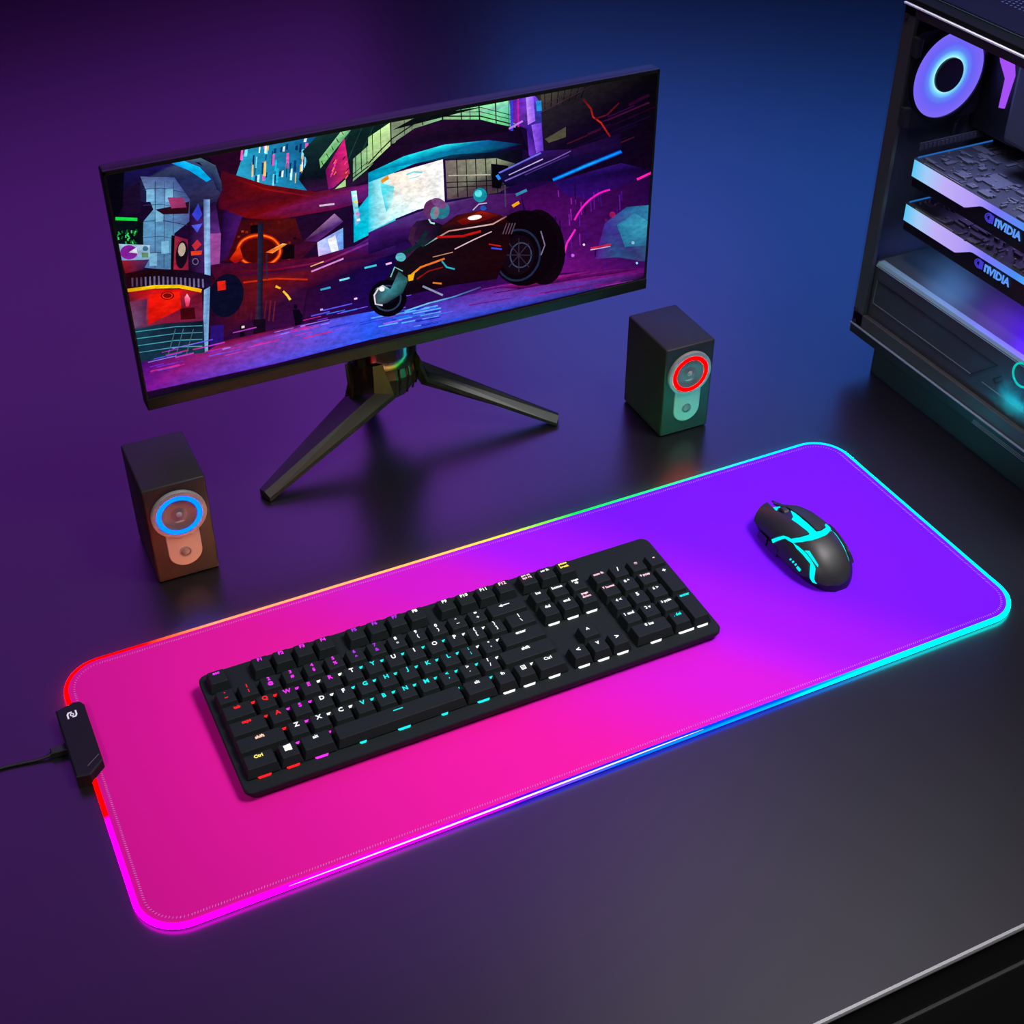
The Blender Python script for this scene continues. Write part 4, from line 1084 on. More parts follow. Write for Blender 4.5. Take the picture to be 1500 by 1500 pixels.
([1607,241,1597,195,1578,156,1551,127,1517,111,1480,108,1442,119,1406,142,1374,176,1349,219,1332,266,1324,316,1325,364,1336,408,1355,445,1381,472,1413,487,1448,491,1485,482,1520,461,1552,429,1579,388,1598,341,1607,291],[10,3,10]),
([1526,230,1519,204,1507,182,1492,165,1474,155,1454,150,1433,153,1413,162,1394,178,1378,198,1365,223,1356,250,1351,278,1352,307,1357,333,1366,356,1380,375,1396,388,1415,396,1435,396,1455,391,1474,379,1492,362,1507,340,1518,315,1526,286,1528,258,1526,229,1534,225,1537,255,1534,286,1526,316,1514,344,1497,369,1478,388,1456,400,1434,406,1412,405,1391,397,1374,383,1359,363,1349,338,1344,310,1343,280,1348,249,1358,220,1372,193,1390,170,1410,153,1433,143,1456,140,1478,144,1498,156,1514,174,1527,197,1534,225],[30,40,70]),
([1508,239,1502,215,1491,196,1476,183,1459,175,1440,175,1422,181,1404,194,1390,213,1378,235,1371,260,1368,286,1371,311,1378,334,1389,352,1403,366,1420,373,1438,374,1456,368,1473,355,1488,338,1500,315,1507,290,1510,264],[18,6,18]),
([1492,251,1489,238,1483,228,1476,220,1467,215,1458,212,1449,214,1439,218,1430,225,1423,234,1417,246,1413,259,1410,273,1411,286,1413,299,1417,310,1424,320,1432,326,1440,330,1450,330,1459,328,1468,322,1477,314,1484,303,1489,291,1492,278,1493,264,1492,250,1497,248,1498,262,1497,278,1493,292,1488,306,1480,318,1470,327,1460,333,1449,336,1439,336,1429,332,1420,324,1413,314,1408,302,1406,288,1405,274,1408,259,1412,244,1419,231,1428,220,1438,212,1449,208,1459,206,1470,209,1479,214,1487,223,1493,234,1497,248],[60,70,100]),
([1443,272,1502,255,1502,260,1443,277],[46,40,60]),
([1442,273,1484,201,1487,204,1445,275],[46,40,60]),
([1441,275,1441,190,1446,189,1445,274],[46,40,60]),
([1442,276,1400,228,1403,224,1445,272],[46,40,60]),
([1443,277,1385,293,1385,288,1443,272],[46,40,60]),
([1445,275,1404,345,1400,343,1442,273],[46,40,60]),
([1445,274,1445,357,1441,358,1441,275],[46,40,60]),
([1445,272,1486,320,1483,324,1442,276],[46,40,60]),
([1532,369,1550,295,1534,250,1539,247,1555,294,1537,369],[120,110,140]),
([962,387,1106,481,1194,534,1289,533,1369,489,1418,429,1393,288,1351,179,1170,200,993,202,923,222,911,304],[20,10,20,24,10,20,50,10,14,90,16,14,60,8,12,20,4,10,30,4,10,24,4,12,20,4,16,20,4,20,12,6,20,20,16,24]),
([1193,506,1289,529,1361,491,1288,481,1216,481],[120,14,10,150,30,20,90,10,10,120,14,10,90,10,10]),
([1293,502,1291,497,1283,494,1272,493,1260,494,1248,497,1240,502,1236,507,1239,512,1246,515,1257,516,1270,515,1282,512,1290,507],[255,250,245]),
([1066,422,1162,464,1264,456,1337,451,1395,475,1392,481,1336,458,1264,462,1160,470,1064,429],[80,180,180,200,140,130,220,190,190,230,180,170,120,60,60,120,60,60,230,180,170,220,190,190,200,140,130,80,180,180]),
([1113,446,1216,423,1289,428,1287,439,1215,434,1113,456],[190,20,16]),
([1183,372,1256,396,1333,418,1331,422,1254,401,1181,377],[230,190,200]),
([1095,358,1174,360,1174,364,1094,362],[200,140,110]),
([999,286,1047,320,1142,335,1140,344,1044,329,995,294],[255,170,20,250,120,20,220,110,50,220,110,50,250,120,20,255,170,20]),
([994,300,1021,302,1013,270,996,270],[255,180,20]),
([1029,268,1077,294,1133,297,1132,303,1075,299,1027,274],[150,16,14]),
([1090,231,1126,217,1126,225,1091,239],[220,120,40]),
([1127,329,1146,293,1179,274,1181,281,1150,299,1132,333],[40,170,190]),
([1329,336,1372,319,1373,327,1329,344],[60,70,230]),
([1048,226,1127,158,1130,166,1052,234],[140,150,180]),
([1319,359,1368,336,1369,342,1320,365],[190,24,20]),
([1392,446,1375,397,1379,394,1395,443],[90,70,90]),
([1403,443,1387,394,1390,391,1407,440],[90,70,90]),
([1415,440,1398,391,1402,388,1418,437],[90,70,90]),
([1426,437,1410,388,1413,385,1430,434],[90,70,90]),
([982,222,985,198,983,175,976,154,964,136,949,124,931,118,912,118,893,125,875,137,860,155,848,176,840,199,838,223,840,246,847,267,859,284,873,296,891,302,910,302,928,295,946,283,962,267,974,246],[8,4,14]),
([957,219,959,205,958,192,955,179,949,169,941,160,931,155,921,152,910,153,899,157,888,164,879,173,872,184,867,197,864,210,863,223,865,236,870,247,877,257,885,264,895,268,906,269,917,267,928,261,938,254,946,243,953,231,957,218,963,220,958,234,951,248,941,260,930,268,918,274,906,277,893,276,882,271,873,263,865,253,860,240,857,225,858,210,861,195,867,180,875,167,886,157,897,149,910,145,922,144,934,147,945,153,954,163,960,175,964,189,965,204,963,219],[40,60,90]),
([950,214,949,204,945,196,940,189,933,185,925,183,917,184,909,188,902,194,896,202,891,212,889,222,888,232,890,242,893,250,899,257,905,261,913,263,921,262,929,259,936,252,942,244,947,235,950,225],[14,8,24]),
([863,269,895,280,924,251,959,329,996,280,970,218,906,187,867,189],[30,40,50,200,240,240,60,140,150,30,60,70,40,90,90,20,60,70,20,40,50,60,80,90]),
([876,272,857,242,860,194,889,178,890,186,865,197,863,239,881,267],[220,210,220]),
([929,308,946,350,974,323,976,327,944,356,925,311],[120,200,200]),
([901,258,899,252,893,249,887,251,882,257,880,264,882,270,888,273,894,271,900,265],[255,255,255]),
([975,123,1072,135,1169,137,1285,154,1283,161,1168,144,1070,142,973,130],[90,190,240,120,200,240,80,140,210,70,60,130,70,60,130,80,140,210,120,200,240,90,190,240]),
([1010,516,1038,546,1085,543,1138,501,1113,451,1057,418,1016,467],[50,20,60,40,20,50,20,14,34,14,10,24,14,14,30,30,50,60,50,20,60]),
([1016,527,1002,470,1017,433,979,400,992,379,1035,420,1022,466,1035,516],[60,26,60]),
([1068,497,1036,441,967,414,974,393,1047,423,1082,482],[16,40,46]),
([990,388,988,380,982,374,974,372,965,375,957,381,952,390,950,399,953,408,958,414,967,415,975,413,983,407,988,398],[90,190,200]),
([1133,568,1129,557,1123,549,1115,543,1107,540,1098,540,1089,544,1081,550,1074,558,1069,569,1066,581,1066,592,1068,604,1071,614,1077,623,1085,628,1093,631,1102,631,1111,628,1119,622,1125,613,1130,603,1133,591,1134,579],[96,44,96]),
([1164,550,1160,542,1154,536,1147,532,1140,530,1132,532,1125,535,1118,542,1113,550,1109,559,1107,569,1107,579,1110,588,1114,596,1119,602,1126,606,1134,608,1141,607,1149,603,1155,597,1161,589,1165,580,1167,570,1166,560],[40,120,140]),
([1155,585,1152,581,1147,579,1141,579,1134,581,1127,585,1119,590,1113,596,1107,603,1102,611,1099,618,1098,624,1099,629,1102,632,1107,634,1113,634,1120,632,1127,629,1134,624,1141,617,1147,610,1152,603,1155,596,1156,590],[120,70,130]),
([1125,558,1124,551,1121,545,1117,540,1113,537,1109,536,1104,537,1100,540,1096,544,1094,550,1092,557,1091,565,1092,572,1094,579,1096,585,1100,590,1104,593,1108,594,1113,594,1117,591,1121,586,1123,580,1125,573,1126,566],[70,150,160]),
([1125,563,1124,557,1122,552,1119,548,1117,545,1114,544,1111,544,1109,546,1107,549,1105,554,1105,559,1104,565,1105,572,1106,577,1108,582,1110,587,1113,589,1116,591,1118,590,1121,588,1123,585,1124,581,1125,575,1125,569],[150,120,140]),
([1082,542,1090,522,1106,513,1108,520,1094,527,1087,544],[180,220,220]),
([1314,598,1313,589,1310,582,1306,576,1300,572,1293,570,1286,571,1279,574,1273,579,1268,585,1263,593,1261,602,1260,611,1261,619,1264,627,1268,632,1274,636,1280,638,1287,638,1294,635,1301,630,1306,623,1310,615,1313,607],[20,140,160]),
([1295,610,1294,606,1293,602,1291,599,1288,597,1284,596,1280,597,1277,598,1273,601,1270,604,1268,608,1267,612,1266,617,1267,621,1268,625,1271,627,1274,629,1277,630,1281,630,1285,628,1288,626,1291,623,1293,619,1294,614],[90,220,225]),
([1312,537,1310,532,1305,529,1299,529,1292,532,1288,538,1286,544,1288,549,1293,552,1299,552,1305,549,1310,543],[30,90,190]),
([1259,539,1282,561,1314,558,1313,563,1281,566,1256,543],[200,190,220])]
bm = bmesh.new(); la = bm.verts.layers.float_color.new('light')
def shape(uvs, cols, layer):
    y = PY + .0006 - layer * .0000022
    vs = []
    for i, (u, v) in enumerate(uvs):
        w_ = bm.verts.new((SX0 + (SX1 - SX0) * u, y, SZ0 + (SZ1 - SZ0) * v)); c = cols[i % len(cols)] if len(cols) > 1 else cols[0]
        w_[la] = (*[max(0, k) for k in c], 1); vs.append(w_)
    for tri in tessellate_polygon([[Vector((u * 2.4, v, 0)) for u, v in uvs]]):
        try: bm.faces.new([vs[i] for i in tri])
        except ValueError: pass
shape([(0, 0), (1, 0), (1, 1), (0, 1)], [(.01, .002, .02)], 0)
for n, (a, c) in enumerate(ART):
    uvs = []
    for k in range(0, len(a), 2):
        q = (a[k] / 2000, a[k + 1] / 1000)
        if not uvs or q != uvs[-1]: uvs.append(q)
    if len(uvs) > 2 and uvs[0] == uvs[-1]: uvs.pop()
    cols = [rgb(*c[k:k + 3]) for k in range(0, len(c), 3)]
    if len(uvs) >= 3: shape(uvs, cols, n + 1)
me = bpy.data.meshes.new('screen'); bm.to_mesh(me); bm.free()
ms_ = glow_attr('screen_light', SCREEN); nt = ms_.node_tree
tc = nt.nodes.new('ShaderNodeTexCoord'); no = nt.nodes.new('ShaderNodeTexNoise'); no.inputs['Scale'].default_value = 150; no.inputs['Detail'].default_value = 7; no.inputs['Roughness'].default_value = .7
mp_ = nt.nodes.new('ShaderNodeMapping'); mp_.inputs['Scale'].default_value = (.8, 1, 1.5)
mr = nt.nodes.new('ShaderNodeMapRange'); mr.inputs['From Min'].default_value = .3; mr.inputs['From Max'].default_value = .7; mr.inputs['To Min'].default_value = .66; mr.inputs['To Max'].default_value = 1.34
nt.links.new(tc.outputs['Object'], mp_.inputs['Vector']); nt.links.new(mp_.outputs[0], no.inputs['Vector']); nt.links.new(no.outputs['Fac'], mr.inputs['Value'])
nt.links.new(mr.outputs[0], nt.nodes['Emission'].inputs['Strength'])
o = link('screen', me, ms_, mon, O); o['label'] = 'lit screen with a night street in neon colours'
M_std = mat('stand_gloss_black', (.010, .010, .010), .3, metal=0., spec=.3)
M_lit_face = mat('leg_face_lit', (.018, .019, .018), .42, spec=.3)  # paler copy of the stand black, light put into the colour
DX, DY = -.006, .383
bm = bmesh.new(); lathe(bm, [(0, .088), (.0335, .088), (.0352, .0895), (.0352, .104), (.0345, .106), (.0345, .25), (0, .25)], 48, T(DX, DY, 0)); obj('column', bm, M_gloss, mon, O, smooth=40)
obj('bracket', B(-.03, .03, PY + .03, DY - .02, .18, .25, bevel=.004), M_bez, mon, O)
# faceted hub below the drum
bm = bmesh.new(); n = 12
loft(bm, [[(DX + r * math.cos(2 * PI * i / n), DY + r * math.sin(2 * PI * i / n), z) for i in range(n)] for r, z in ((.034, .089), (.036, .078), (.034, .062), (.026, .050))])
hub = obj('hub', bm, M_std, mon, O)
bm = bmesh.new()
for k in range(4):
    a = -PI / 2 + .10 + k * .30
    ca, sa = math.cos(a), math.sin(a)
    tube(bm, [(DX + ca * .0345, DY + sa * .0345, .0885), (DX + ca * .0365, DY + sa * .0365, .076), (DX + ca * .033, DY + sa * .033, .058)], .0014, 4)
obj('hub_rib', bm, M_gloss, hub)
# left arm: bent blade, dark back face, top face coloured lighter as if lit
def arm(secs, name, mats):
    bm = bmesh.new(); R = [[bm.verts.new(Vector(p)) for p in s] for s in secs]; n = len(secs[0])
    for a, b_ in zip(R, R[1:]):
        for i in range(n):
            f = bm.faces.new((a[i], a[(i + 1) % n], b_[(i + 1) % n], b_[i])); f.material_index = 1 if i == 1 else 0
    bm.faces.new(R[0][::-1]); bm.faces.new(R[-1])
    return obj(name, bm, mats, mon, O)
# section order: D (back top), A (ridge), B (front top), Bl (front low), E (under), Dl (back low)
arm([[(-.040, .385, .090), (-.030, .3505, .0995), (-.020, .3495, .0995), (-.018, .352, .094), (-.020, .37, .080), (-.038, .388, .080)],
     [(-.0555, .372, .058), (-.030, .351, .0665), (-.0095, .3485, .0612), (-.0085, .3497, .0545), (-.028, .365, .046), (-.055, .376, .050)],
     [(-.1695, .3225, .0082), (-.1672, .3135, .0098), (-.1640, .3065, .0055), (-.1640, .3065, .0006), (-.166, .315, .0002), (-.1695, .3225, .0006)]], 'leg', [M_std, M_lit_face])
arm([[(.012, .392, .092), (.022, .362, .0985), (.0235, .355, .094), (.0235, .356, .082), (.018, .37, .075), (.014, .395, .078)],
     [(.034, .380, .0735), (.036, .367, .0665), (.0345, .361, .0615), (.0340, .3625, .0560), (.030, .37, .050), (.030, .386, .055)],
     [(.1660, .3135, .0075), (.1640, .3070, .0085), (.1575, .3000, .0045), (.1575, .3000, .0006), (.161, .306, .0002), (.1660, .3130, .0006)]], 'leg', [M_std, M_lit_face])
arm([[(-.02, .41, .085), (-.006, .415, .09), (.008, .41, .085), (.008, .405, .06), (-.006, .40, .055), (-.02, .405, .06)],
     [(-.012, .455, .006), (-.006, .456, .008), (.0, .455, .006), (.0, .455, .0006), (-.006, .455, .0002), (-.012, .455, .0006)]], 'leg', [M_std, M_lit_face])
bm = bmesh.new(); loft(bm, [[(-.0565, .3605, .1035), (-.0545, .3595, .1035), (-.046, .372, .103), (-.048, .374, .103)], [(-.052, .366, .054), (-.049, .364, .054), (-.042, .374, .056), (-.045, .377, .056)]]); obj('side_fin', bm, M_std, mon, O)

# ------------------------------------------------------------------ computer tower
pc = thing('computer_tower', 'black computer tower with glass side and purple blue lights inside, right of the monitor', 'computer', (.615, .07, 0))
O = Vector((-.615, -.07, 0))
CX0, CX1, CY0, CY1, CZ0, CZ1 = .523, .712, -.14, .277, .043, .411
M_st = mat('case_steel_black', (.012, .0115, .0115), .42, noise=.04, bump=.04, scale=1200)
M_in = mat('case_inside_black', (.05, .048, .058), .5)
M_rail = mat('case_rail', (.05, .045, .038), .45)
# shell: bottom, back, top, far side, front
obj('bottom_panel', B(CX0 - .001, CX1, CY0, CY1, CZ0 - .004, CZ0 + .008, bevel=.001), M_st, pc, O)
obj('far_side_panel', B(CX1 - .003, CX1, CY0 + .001, CY1 - .001, CZ0 + .006, CZ1 - .002), M_in, pc, O)
obj('front_panel', B(CX0, CX1 - .003, CY0, CY0 + .012, CZ0 + .006, CZ1 - .002), M_st, pc, O)
bm = bmesh.new(); box(bm, CX0 + .003, CX1 - .004, CY1 - .006, CY1, CZ0 + .006, CZ1 - .002); back = obj('back_panel', bm, M_in, pc, O)
bm = bmesh.new()
for i in range(22):
    for j in range(3): box(bm, .5300 + j * .0032, .5322 + j * .0032, CY1 - .0072, CY1 - .0058, .150 + i * .0042, .1528 + i * .0042)
obj('vent', bm, mat('vent_dark', (.03, .028, .05), .4), back)
bm = bmesh.new()
for (a, b_) in ((CZ0 + .008, CZ0 + .0095), ):
    box(bm, CX0 + .0005, CX0 + .006, CY0, CY1, CZ0 + .008, CZ0 + .024, bevel=.0006)
box(bm, CX0 + .0005, CX0 + .006, CY0, CY1, CZ1 - .011, CZ1 - .0016, bevel=.0006)
box(bm, CX0 + .0005, CX0 + .006, CY1 - .017, CY1, CZ0 + .008, CZ1 - .002, bevel=.0006)
obj('side_frame', bm, M_rail, pc, O)
# clips on the rear post
bm = bmesh.new()
for z in (.372, .300): box(bm, CX0 + .002, CX0 + .009, CY1 - .026, CY1 - .012, z - .010, z + .010, bevel=.001)
for (y, z) in ((CY1 - .004, .069), (CY1 - .004, .053), (CY1 - .0045, .398)): lathe(bm, [(0, -.0012), (.0032, -.0012), (.0032, .0012), (.0018, .0018), (0, .0012)], 16, T(CX0 + .0006, y, z) @ Matrix.Rotation(-PI / 2, 4, 'Y'))
obj('clip', bm, mat('clip_metal', (.03, .03, .032), .3, metal=.3), pc, O)
# glass
mg = bpy.data.materials.new('tinted_glass'); mg.use_nodes = True; nt = mg.node_tree; nt.nodes.clear()
o_ = nt.nodes.new('ShaderNodeOutputMaterial'); mx = nt.nodes.new('ShaderNodeMixShader'); tr = nt.nodes.new('ShaderNodeBsdfTransparent'); gl = nt.nodes.new('ShaderNodeBsdfGlossy'); fr = nt.nodes.new('ShaderNodeFresnel')
fr.inputs['IOR'].default_value = 1.35; tr.inputs['Color'].default_value = (.93, .95, .96, 1); gl.inputs['Roughness'].default_value = .14
ge = nt.nodes.new('ShaderNodeNewGeometry'); inv = nt.nodes.new('ShaderNodeMath'); inv.operation = 'SUBTRACT'; inv.inputs[0].default_value = 1
mul = nt.nodes.new('ShaderNodeMath'); mul.operation = 'MULTIPLY'
nt.links.new(ge.outputs['Backfacing'], inv.inputs[1]); nt.links.new(fr.outputs[0], mul.inputs[0]); nt.links.new(inv.outputs[0], mul.inputs[1])
nt.links.new(mul.outputs[0], mx.inputs['Fac']); nt.links.new(tr.outputs[0], mx.inputs[1]); nt.links.new(gl.outputs[0], mx.inputs[2]); nt.links.new(mx.outputs[0], o_.inputs['Surface'])
mc = bpy.data.materials.new('clear_inner_face'); mc.use_nodes = True; n2 = mc.node_tree; n2.nodes.clear()
q1 = n2.nodes.new('ShaderNodeBsdfTransparent'); q2 = n2.nodes.new('ShaderNodeOutputMaterial'); n2.links.new(q1.outputs[0], q2.inputs['Surface'])
bm = B(CX0 - .0025, CX0 - .0002, CY0 + .001, CY1 - .0005, CZ0 + .009, CZ1 - .001)
for f in bm.faces: f.material_index = 1 if f.normal.x > .5 else 0
obj('glass_side', bm, [mg, mc], pc, O)
obj('glass_edge', B(CX0 - .0028, CX0 + .0004, CY0 + .001, CY1 - .0005, CZ1 - .001, CZ1 + .0008, bevel=.0003), mat('polished_edge_highlight', (.85, .86, .88), .3), pc, O)  # near-white colour stands for the highlight on the glass edge
obj('lower_trim', B(CX0 - .0028, CX0 - .0002, CY0 + .001, CY1 - .0005, CZ0 + .0078, CZ0 + .0088), mat('grey_edge', (.22, .23, .25), .35), pc, O)
# top
bm = B(CX0 - .0005, CX1, CY0, CY1 - .001, CZ1 + .0010, CZ1 + .0060, bevel=.0008); top = obj('top_panel', bm, mat('top_black', (.005, .0055, .0055), .7, spec=.04), pc, O)
bm = B(CX0 + .0175, CX1 - .004, CY0 + .004, CY1 - .004, CZ1 + .0055, CZ1 + .0085, bevel=.0012); obj('cover_line', B(CX0 + .0162, CX0 + .0182, CY0 + .004, CY1 - .004, CZ1 + .0055, CZ1 + .0072), mat('teal_reflection_line', (.012, .035, .035), .5), top)  # teal reflection on the top, built as a coloured strip
bm = B(CX0 + .0175, CX1 - .004, CY0 + .004, CY1 - .004, CZ1 + .0055, CZ1 + .0085, bevel=.0012); obj('dust_cover', bm, mat('top_cover', (.005, .004, .014), .7, spec=.06), top)
bm = bmesh.new()
for i in range(14):
    for j in range(60): prism(bm, [(.588 + i * .006 + dx * .0016, .215 - j * .006 + (i % 2) * .003 + dy * .0016) for dx, dy in ((1, 0), (0, 1), (-1, 0), (0, -1))], CZ1 + .0085, CZ1 + .0088)
obj('perforation', bm, mat('perforation_blue_grey', (.07, .07, .13), .4), top)
# mesh strip under the glass and the plinth
bm = bmesh.new()
for i in range(110):
    for j in range(3): box(bm, CX0 - .0016, CX0 - .0008, .066 - i * .0018 - j * .0006, .0667 - i * .0018 - j * .0006, CZ0 - .0028 + j * .0019, CZ0 - .0021 + j * .0019)
obj('intake_mesh', bm, mat('mesh_grey', (.22, .21, .23), .4), pc, O)
obj('plinth', prism(bmesh.new(), [(.5335, .243), (.5325, -.12), (CX1 - .01, -.12), (CX1 - .01, .243)][::-1], 0, .042), mat('plinth_black', (.012, .0125, .0125), .5), pc, O)
# power supply shroud
M_shr = mat('shroud_black', (.042, .044, .046), .42, noise=.03, bump=.03, scale=1200)
SZ = .131
bm = bmesh.new()
loft(bm, [[(.531, y, CZ0 + .008), (.531, y, SZ - .003), (.534, y, SZ), (CX1 - .004, y, SZ), (CX1 - .004, y, CZ0 + .008)] for y in (CY1 - .012, CY0 + .014)])
shr = obj('power_supply_shroud', bm, M_shr, pc, O)
bm = bmesh.new(); loft(bm, [[(.5306, y, SZ - .0038), (.5335, y, SZ + .0004), (.541, y, SZ + .0006), (.541, y, SZ - .001)] for y in (CY1 - .016, CY0 + .016)]); obj('shroud_edge', bm, mat('shroud_edge_teal_lit', (.20, .30, .32), .45), shr)  # teal light on the bevel put into its base colour
def panel_outline(pts, name, m, w=.0009):
    bm = bmesh.new(); RM = Matrix(((0, 0, -1, .5308), (-1, 0, 0, 0), (0, 1, 0, 0), (0, 0, 0, 1)))   # (u, v, h): u runs to -Y, v up, h out to -X
    stroke(bm, [(-y, z) for y, z in pts], w, 0, .0006, RM); obj(name, bm, m, shr)
M_line = mat('panel_line_grey', (.16, .17, .17), .35); M_groove = mat('panel_groove', (.003, .003, .003), .6)
panel_outline([(.2545, .1125), (.2555, .0835), (.092, .083)], 'panel_edge', M_line)
panel_outline([(.092, .083), (.0605, .111), (.2545, .1125)], 'panel_groove', M_groove)
panel_outline([(.075, .083), (-.10, .081)], 'panel_edge', M_line)
for k in range(9):
    y0 = .052 - k * .0125
    panel_outline([(y0, .103), (y0 + .0090, .0945), (y0 + .0050, .0915), (y0 - .0035, .0995)], 'panel_groove', M_groove, .0012)
# teal reflection in the glass, modelled as a glowing ring on the shroud
bm = bmesh.new(); RM = Matrix(((0, 0, -1, .5306), (-1, 0, 0, .0265), (0, 1, 0, .1190), (0, 0, 0, 1)))
lathe(bm, [(.0112, 0), (.0112, .0010), (.0132, .0010), (.0132, 0), (.0112, 0)], 48, RM); o = obj('light_ring', bm, glow('teal_reflection_ring', (.0, .50, .40), 1.1), shr); o['label'] = 'teal reflection modelled as a glowing ring'
# exhaust fan
fan = obj('case_fan', (lambda bm: (prism(bm, rrect(.098, .098, .008, 4, .576, .336), 0, .014, Matrix(((1, 0, 0, 0), (0, 0, -1, CY1 - .006), (0, 1, 0, 0), (0, 0, 0, 1)))), bm)[1])(bmesh.new()), mat('fan_frame', (.007, .007, .009), .45), pc, O)
FM = Matrix(((1, 0, 0, .5755), (0, 0, -1, CY1 - .0195), (0, 1, 0, .3365), (0, 0, 0, 1)))
bm = bmesh.new(); la = bm.verts.layers.float_color.new('light'); n = 72; R = []
STP = [(.0175, (.55, 1.1, 1.15)), (.0205, (.22, .75, 1.05)), (.025, (.13, .28, 1.0)), (.031, (.15, .14, 1.0)), (.038, (.20, .14, 1.0)), (.0445, (.24, .16, 1.0))]
for r, c in STP:
    rw = []
    for i in range(n):
        v = bm.verts.new(FM @ Vector((r * math.cos(2 * PI * i / n), r * math.sin(2 * PI * i / n), .0022 + .0014 * math.sin(i * 2 * PI * 9 / n) * 0))); v[la] = (*c, 1); rw.append(v)
    R.append(rw)
for a, b_ in zip(R, R[1:]):
    for i in range(n): bm.faces.new((a[i], a[(i + 1) % n], b_[(i + 1) % n], b_[i]))
o = obj('lit_blades', bm, glow_attr('fan_light', 1.0), fan); o['label'] = 'fan face glowing violet with a cyan centre'
bm = bmesh.new(); lathe(bm, [(.0446, 0), (.0446, .004), (.0475, .004), (.0480, 0)], 64, FM); obj('fan_rim', bm, M_gloss, fan, smooth=40)
bm = bmesh.new(); lathe(bm, [(.0176, 0), (.0176, .0045), (.0165, .0055), (0, .0055)], 48, FM); obj('fan_hub', bm, mat('hub_dark', (.012, .012, .025), .4), fan, smooth=40)
# motherboard and what sits on it
MBX = .668
mb = obj('motherboard', B(MBX, MBX + .002, .02, CY1 - .008, .145, .398), mat('board_black', (.010, .010, .013), .5), pc, O)
M_chip = mat('chip_grey', (.075, .078, .085), .4); M_sold = mat('solder', (.45, .42, .36), .3, metal=.7)
bm = bmesh.new()
for i in range(70):
    y = random.uniform(.03, .25); z = random.uniform(.15, .39); a = random.uniform(.002, .008); b_ = random.uniform(.002, .006)
    box(bm, MBX - random.uniform(.002, .006), MBX + .0005, y - a, y + a, z - b_, z + b_)
obj('circuit_parts', bm, M_chip, mb)
bm = B(.630, MBX, .200, CY1 - .009, .268, .392, bevel=.002); ios = obj('port_cover', bm, mat('port_cover_black', (.009, .009, .011), .4), pc, O)
bm = bmesh.new(); RM = Matrix(((0, 0, -1, .6300), (-1, 0, 0, 0), (0, 1, 0, 0), (0, 0, 0, 1)))
prism(bm, [(-.2414, .3456), (-.2301, .3322), (-.2302, .3015), (-.2227, .303), (-.2182, .3387), (-.226, .3600), (-.246, .3560)], 0, .0015, RM); o = obj('light_strip', bm, glow('purple_strip', (.42, .09, 1.0), 1.0), ios)
bm = B(.600, MBX, .130, .19, .285, .392, bevel=.006); obj('cooler', bm, mat('cooler_grey', (.05, .05, .062), .4), pc, O)
bm = B(.612, MBX, .045, .135, .270, .370, bevel=.006); obj('cooler', bm, mat('cooler_black', (.008, .008, .010), .5), pc, O)
bm = tube(bmesh.new(), smooth_path([(.612, .262, .285), (.606, .262, .278), (.604, .262, .265), (.606, .262, .256)]), .0022, 8); obj('fan_cable', bm, M_st, pc, O, smooth=60)
bm = B(.556, .655, .2555, .2575, .258, .266); obj('slot_cover', bm, M_in, back)
bm = bmesh.new()
for k in range(16): box(bm, .562 + k * .0055, .5648 + k * .0055, .2545, .2556, .2597, .2645)
obj('slot_cover', bm, mat('slot_grey', (.06, .06, .075), .4), back)
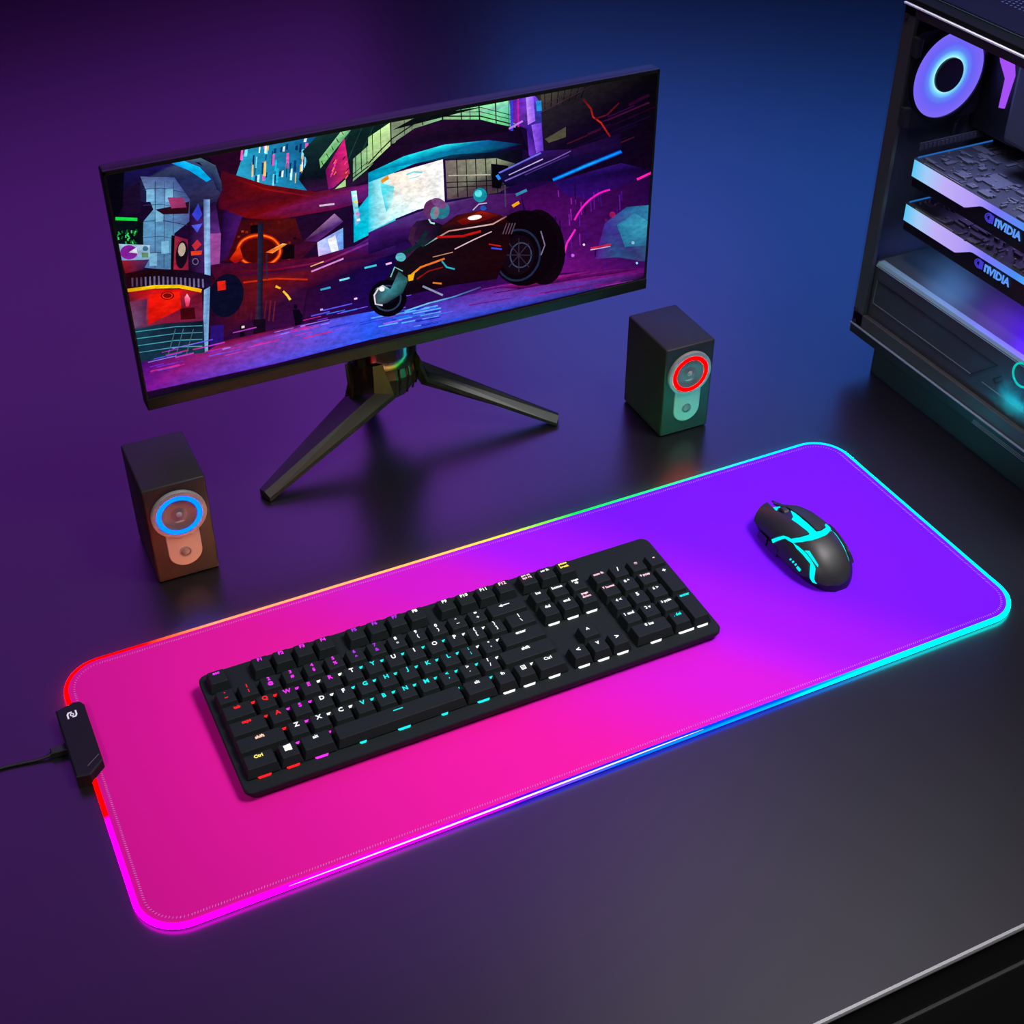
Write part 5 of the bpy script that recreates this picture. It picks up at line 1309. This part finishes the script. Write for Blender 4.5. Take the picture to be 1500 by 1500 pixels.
# graphics cards
def card(name, zb, label):
    g = obj('graphics_card', (lambda bm: (box(bm, .5505, .660, -.02, .2525, zb - .030, zb - .0015, bevel=.001), bm)[1])(bmesh.new()), mat('card_black', (.006, .006, .008), .4), pc, O)
    g['label'] = label
    bm = B(.5492, .662, -.022, .2545, zb - .0016, zb); obj('circuit_board', bm, mat('board_dark', (.03, .032, .038), .42), g)
    bm = bmesh.new()
    for i in range(230):
        y = random.uniform(-.02, .248); x = random.uniform(.553, .655); a = random.choice([.0012, .002, .003, .005, .008]); b_ = random.choice([.001, .0016, .0025, .004, .006])
        box(bm, x - b_, x + b_, y - a, y + a, zb - .0002, zb + random.uniform(.0006, .0030))
    box(bm, .585, .612, .085, .118, zb, zb + .0026, bevel=.0005); box(bm, .575, .598, .155, .180, zb, zb + .0022, bevel=.0005); box(bm, .590, .630, .02, .05, zb, zb + .0026, bevel=.0005)
    obj('circuit_parts', bm, M_chip, g)
    bm = bmesh.new()
    for i in range(46):
        y = random.uniform(-.02, .248); x = random.uniform(.552, .60)
        box(bm, x - .0007, x + .0007, y - .0009, y + .0009, zb, zb + random.uniform(.002, .0034))
    box(bm, .5494, .5506, .178, .238, zb - .0004, zb + .0012)
    obj('solder_points', bm, M_sold, g)
    # light bar: runs along the side facing the glass, thinner past the name plate
    bm = bmesh.new(); la = bm.verts.layers.float_color.new('light'); N = 60; top_, bot_ = [], []
    for i in range(N + 1):
        y = .252 - i * .250 / N
        lo = zb - .0185 if y > .168 else (zb - .0185 + (.168 - y) / .022 * .0112 if y > .146 else zb - .0073)
        if y < .03: lo = zb - .0073 - (.03 - y) * .5
        f = (.252 - y)
        c = mix([(0, (.10, .62, 1.0)), (.022, (.42, .66, 1.0)), (.05, (.58, .46, 1.0)), (.095, (.50, .36, 1.0)), (.125, (.22, .20, 1.0)), (.17, (.08, .30, 1.0)), (.21, (.04, .60, 1.0)), (.25, (.02, .7, 1.0))], f)
        for z, L_ in ((zb - .0002, top_), (lo, bot_)):
            v = bm.verts.new((.5488, y, z)); v[la] = (*[k * LIGHTBAR for k in c], 1); L_.append(v)
    fs = [bm.faces.new((top_[i], top_[i + 1], bot_[i + 1], bot_[i])) for i in range(N)]
    r = bmesh.ops.extrude_face_region(bm, geom=fs)
    for v in r['geom']:
        if isinstance(v, bmesh.types.BMVert): v.co.x += .0024
    obj('light_bar', bm, glow_attr('card_light', 1.0), g)
    RM = Matrix(((0, 0, -1, .5500), (-1, 0, 0, .107), (0, 1, 0, zb - .0150), (0, 0, 0, 1)))
    m_ = glow('name_blue', (.12, .34, 1.0), 1.0)
    bm = text_bm('VIDIA', .0118, depth=.0004, bold=.035, M=RM @ T(.0042, 0, .0006)); text_bm('n', .0160, depth=.0004, bold=.03, M=RM @ T(-.0140, .0000, .0006), bm=bm); obj('lettering', bm, m_, g)
    # eye emblem left of the name
    bm = bmesh.new(); E = RM @ T(-.0255, .0004, .0004)
    prism(bm, [(.0002, .0042), (.0056, .0042), (.0056, -.0042), (.0002, -.0042)], 0, .0004, E)
    for r_, w_ in ((.0062, .0011), (.0040, .0010)):
        stroke(bm, [(r_ * math.cos(a), r_ * .72 * math.sin(a)) for a in [math.radians(70 + 220 * i / 16) for i in range(17)]], w_, 0, .0004, E)
    obj('emblem', bm, glow('emblem_indigo', (.06, .045, .62), 1.0), g)
    bm = bmesh.new(); stroke(bm, [(.554, -.2530), (.654, -.2530)], .0012, zb - .0004, zb + .0012, Matrix.Scale(-1, 4, (0, 1, 0))); obj('rear_edge', bm, glow('rear_edge_blue', (.02, .16, .55), .8), g)
    return g
card('upper', .2515, 'upper graphics card')
card('lower', .2010, 'lower graphics card')
# ------------------------------------------------------------------ unseen lamps and added fill lights
def area(name, loc, target, size, power, col, size_y=None, spread=180):
    l = bpy.data.lights.new(name, 'AREA'); l.energy = power; l.color = col; l.size = size
    if size_y: l.shape = 'RECTANGLE'; l.size_y = size_y
    l.spread = math.radians(spread)
    o = bpy.data.objects.new(name, l); COL.objects.link(o); o.location = loc
    o.rotation_euler = (Vector(target) - Vector(loc)).to_track_quat('-Z', 'Y').to_euler()
    return o
for a in LAMPS: area(*a)
w = bpy.data.worlds.new('night_room'); sc.world = w; w.use_nodes = True
w.node_tree.nodes['Background'].inputs['Color'].default_value = (*WORLD, 1); w.node_tree.nodes['Background'].inputs['Strength'].default_value = 1

# ------------------------------------------------------------------ dark room around the desk
M_wall = mat('dark_wall', (.01, .009, .012), .8, spec=.1)
def struct(name, *b):
    o = obj(name, B(*b), M_wall); o['kind'] = 'structure'; return o
struct('floor', -4, 6, -3.5, 4.3, -.80, -.72)
struct('ceiling', -4, 6, -3.5, 4.3, 3.6, 3.7)
struct('wall_back', -4, 6, 4.2, 4.3, -.72, 3.6)
struct('wall_front', -4, 6, -3.5, -3.4, -.72, 3.6)
struct('wall_left', -4, -3.9, -3.4, 4.2, -.72, 3.6)
struct('wall_right', 5.9, 6, -3.4, 4.2, -.72, 3.6)

# ------------------------------------------------------------------ camera
cd = bpy.data.cameras.new('camera'); cam = bpy.data.objects.new('camera', cd); COL.objects.link(cam)
cd.sensor_width = 36; cd.lens = 2052.284 * 36 / 1500
cam.location = (-.434494, -.808864, .862284); cam.rotation_euler = (.9084985, 0, -.4518095)
cd.clip_start = .01; cd.clip_end = 50
sc.camera = cam
sc.view_settings.view_transform = 'Standard'; sc.view_settings.look = 'None'; sc.view_settings.gamma = 1; sc.view_settings.exposure = 0
sc.view_settings.use_curve_mapping = False
sc.cycles.use_denoising = True
sc.cycles.max_bounces = 6
sc.cycles.sample_clamp_indirect = 4
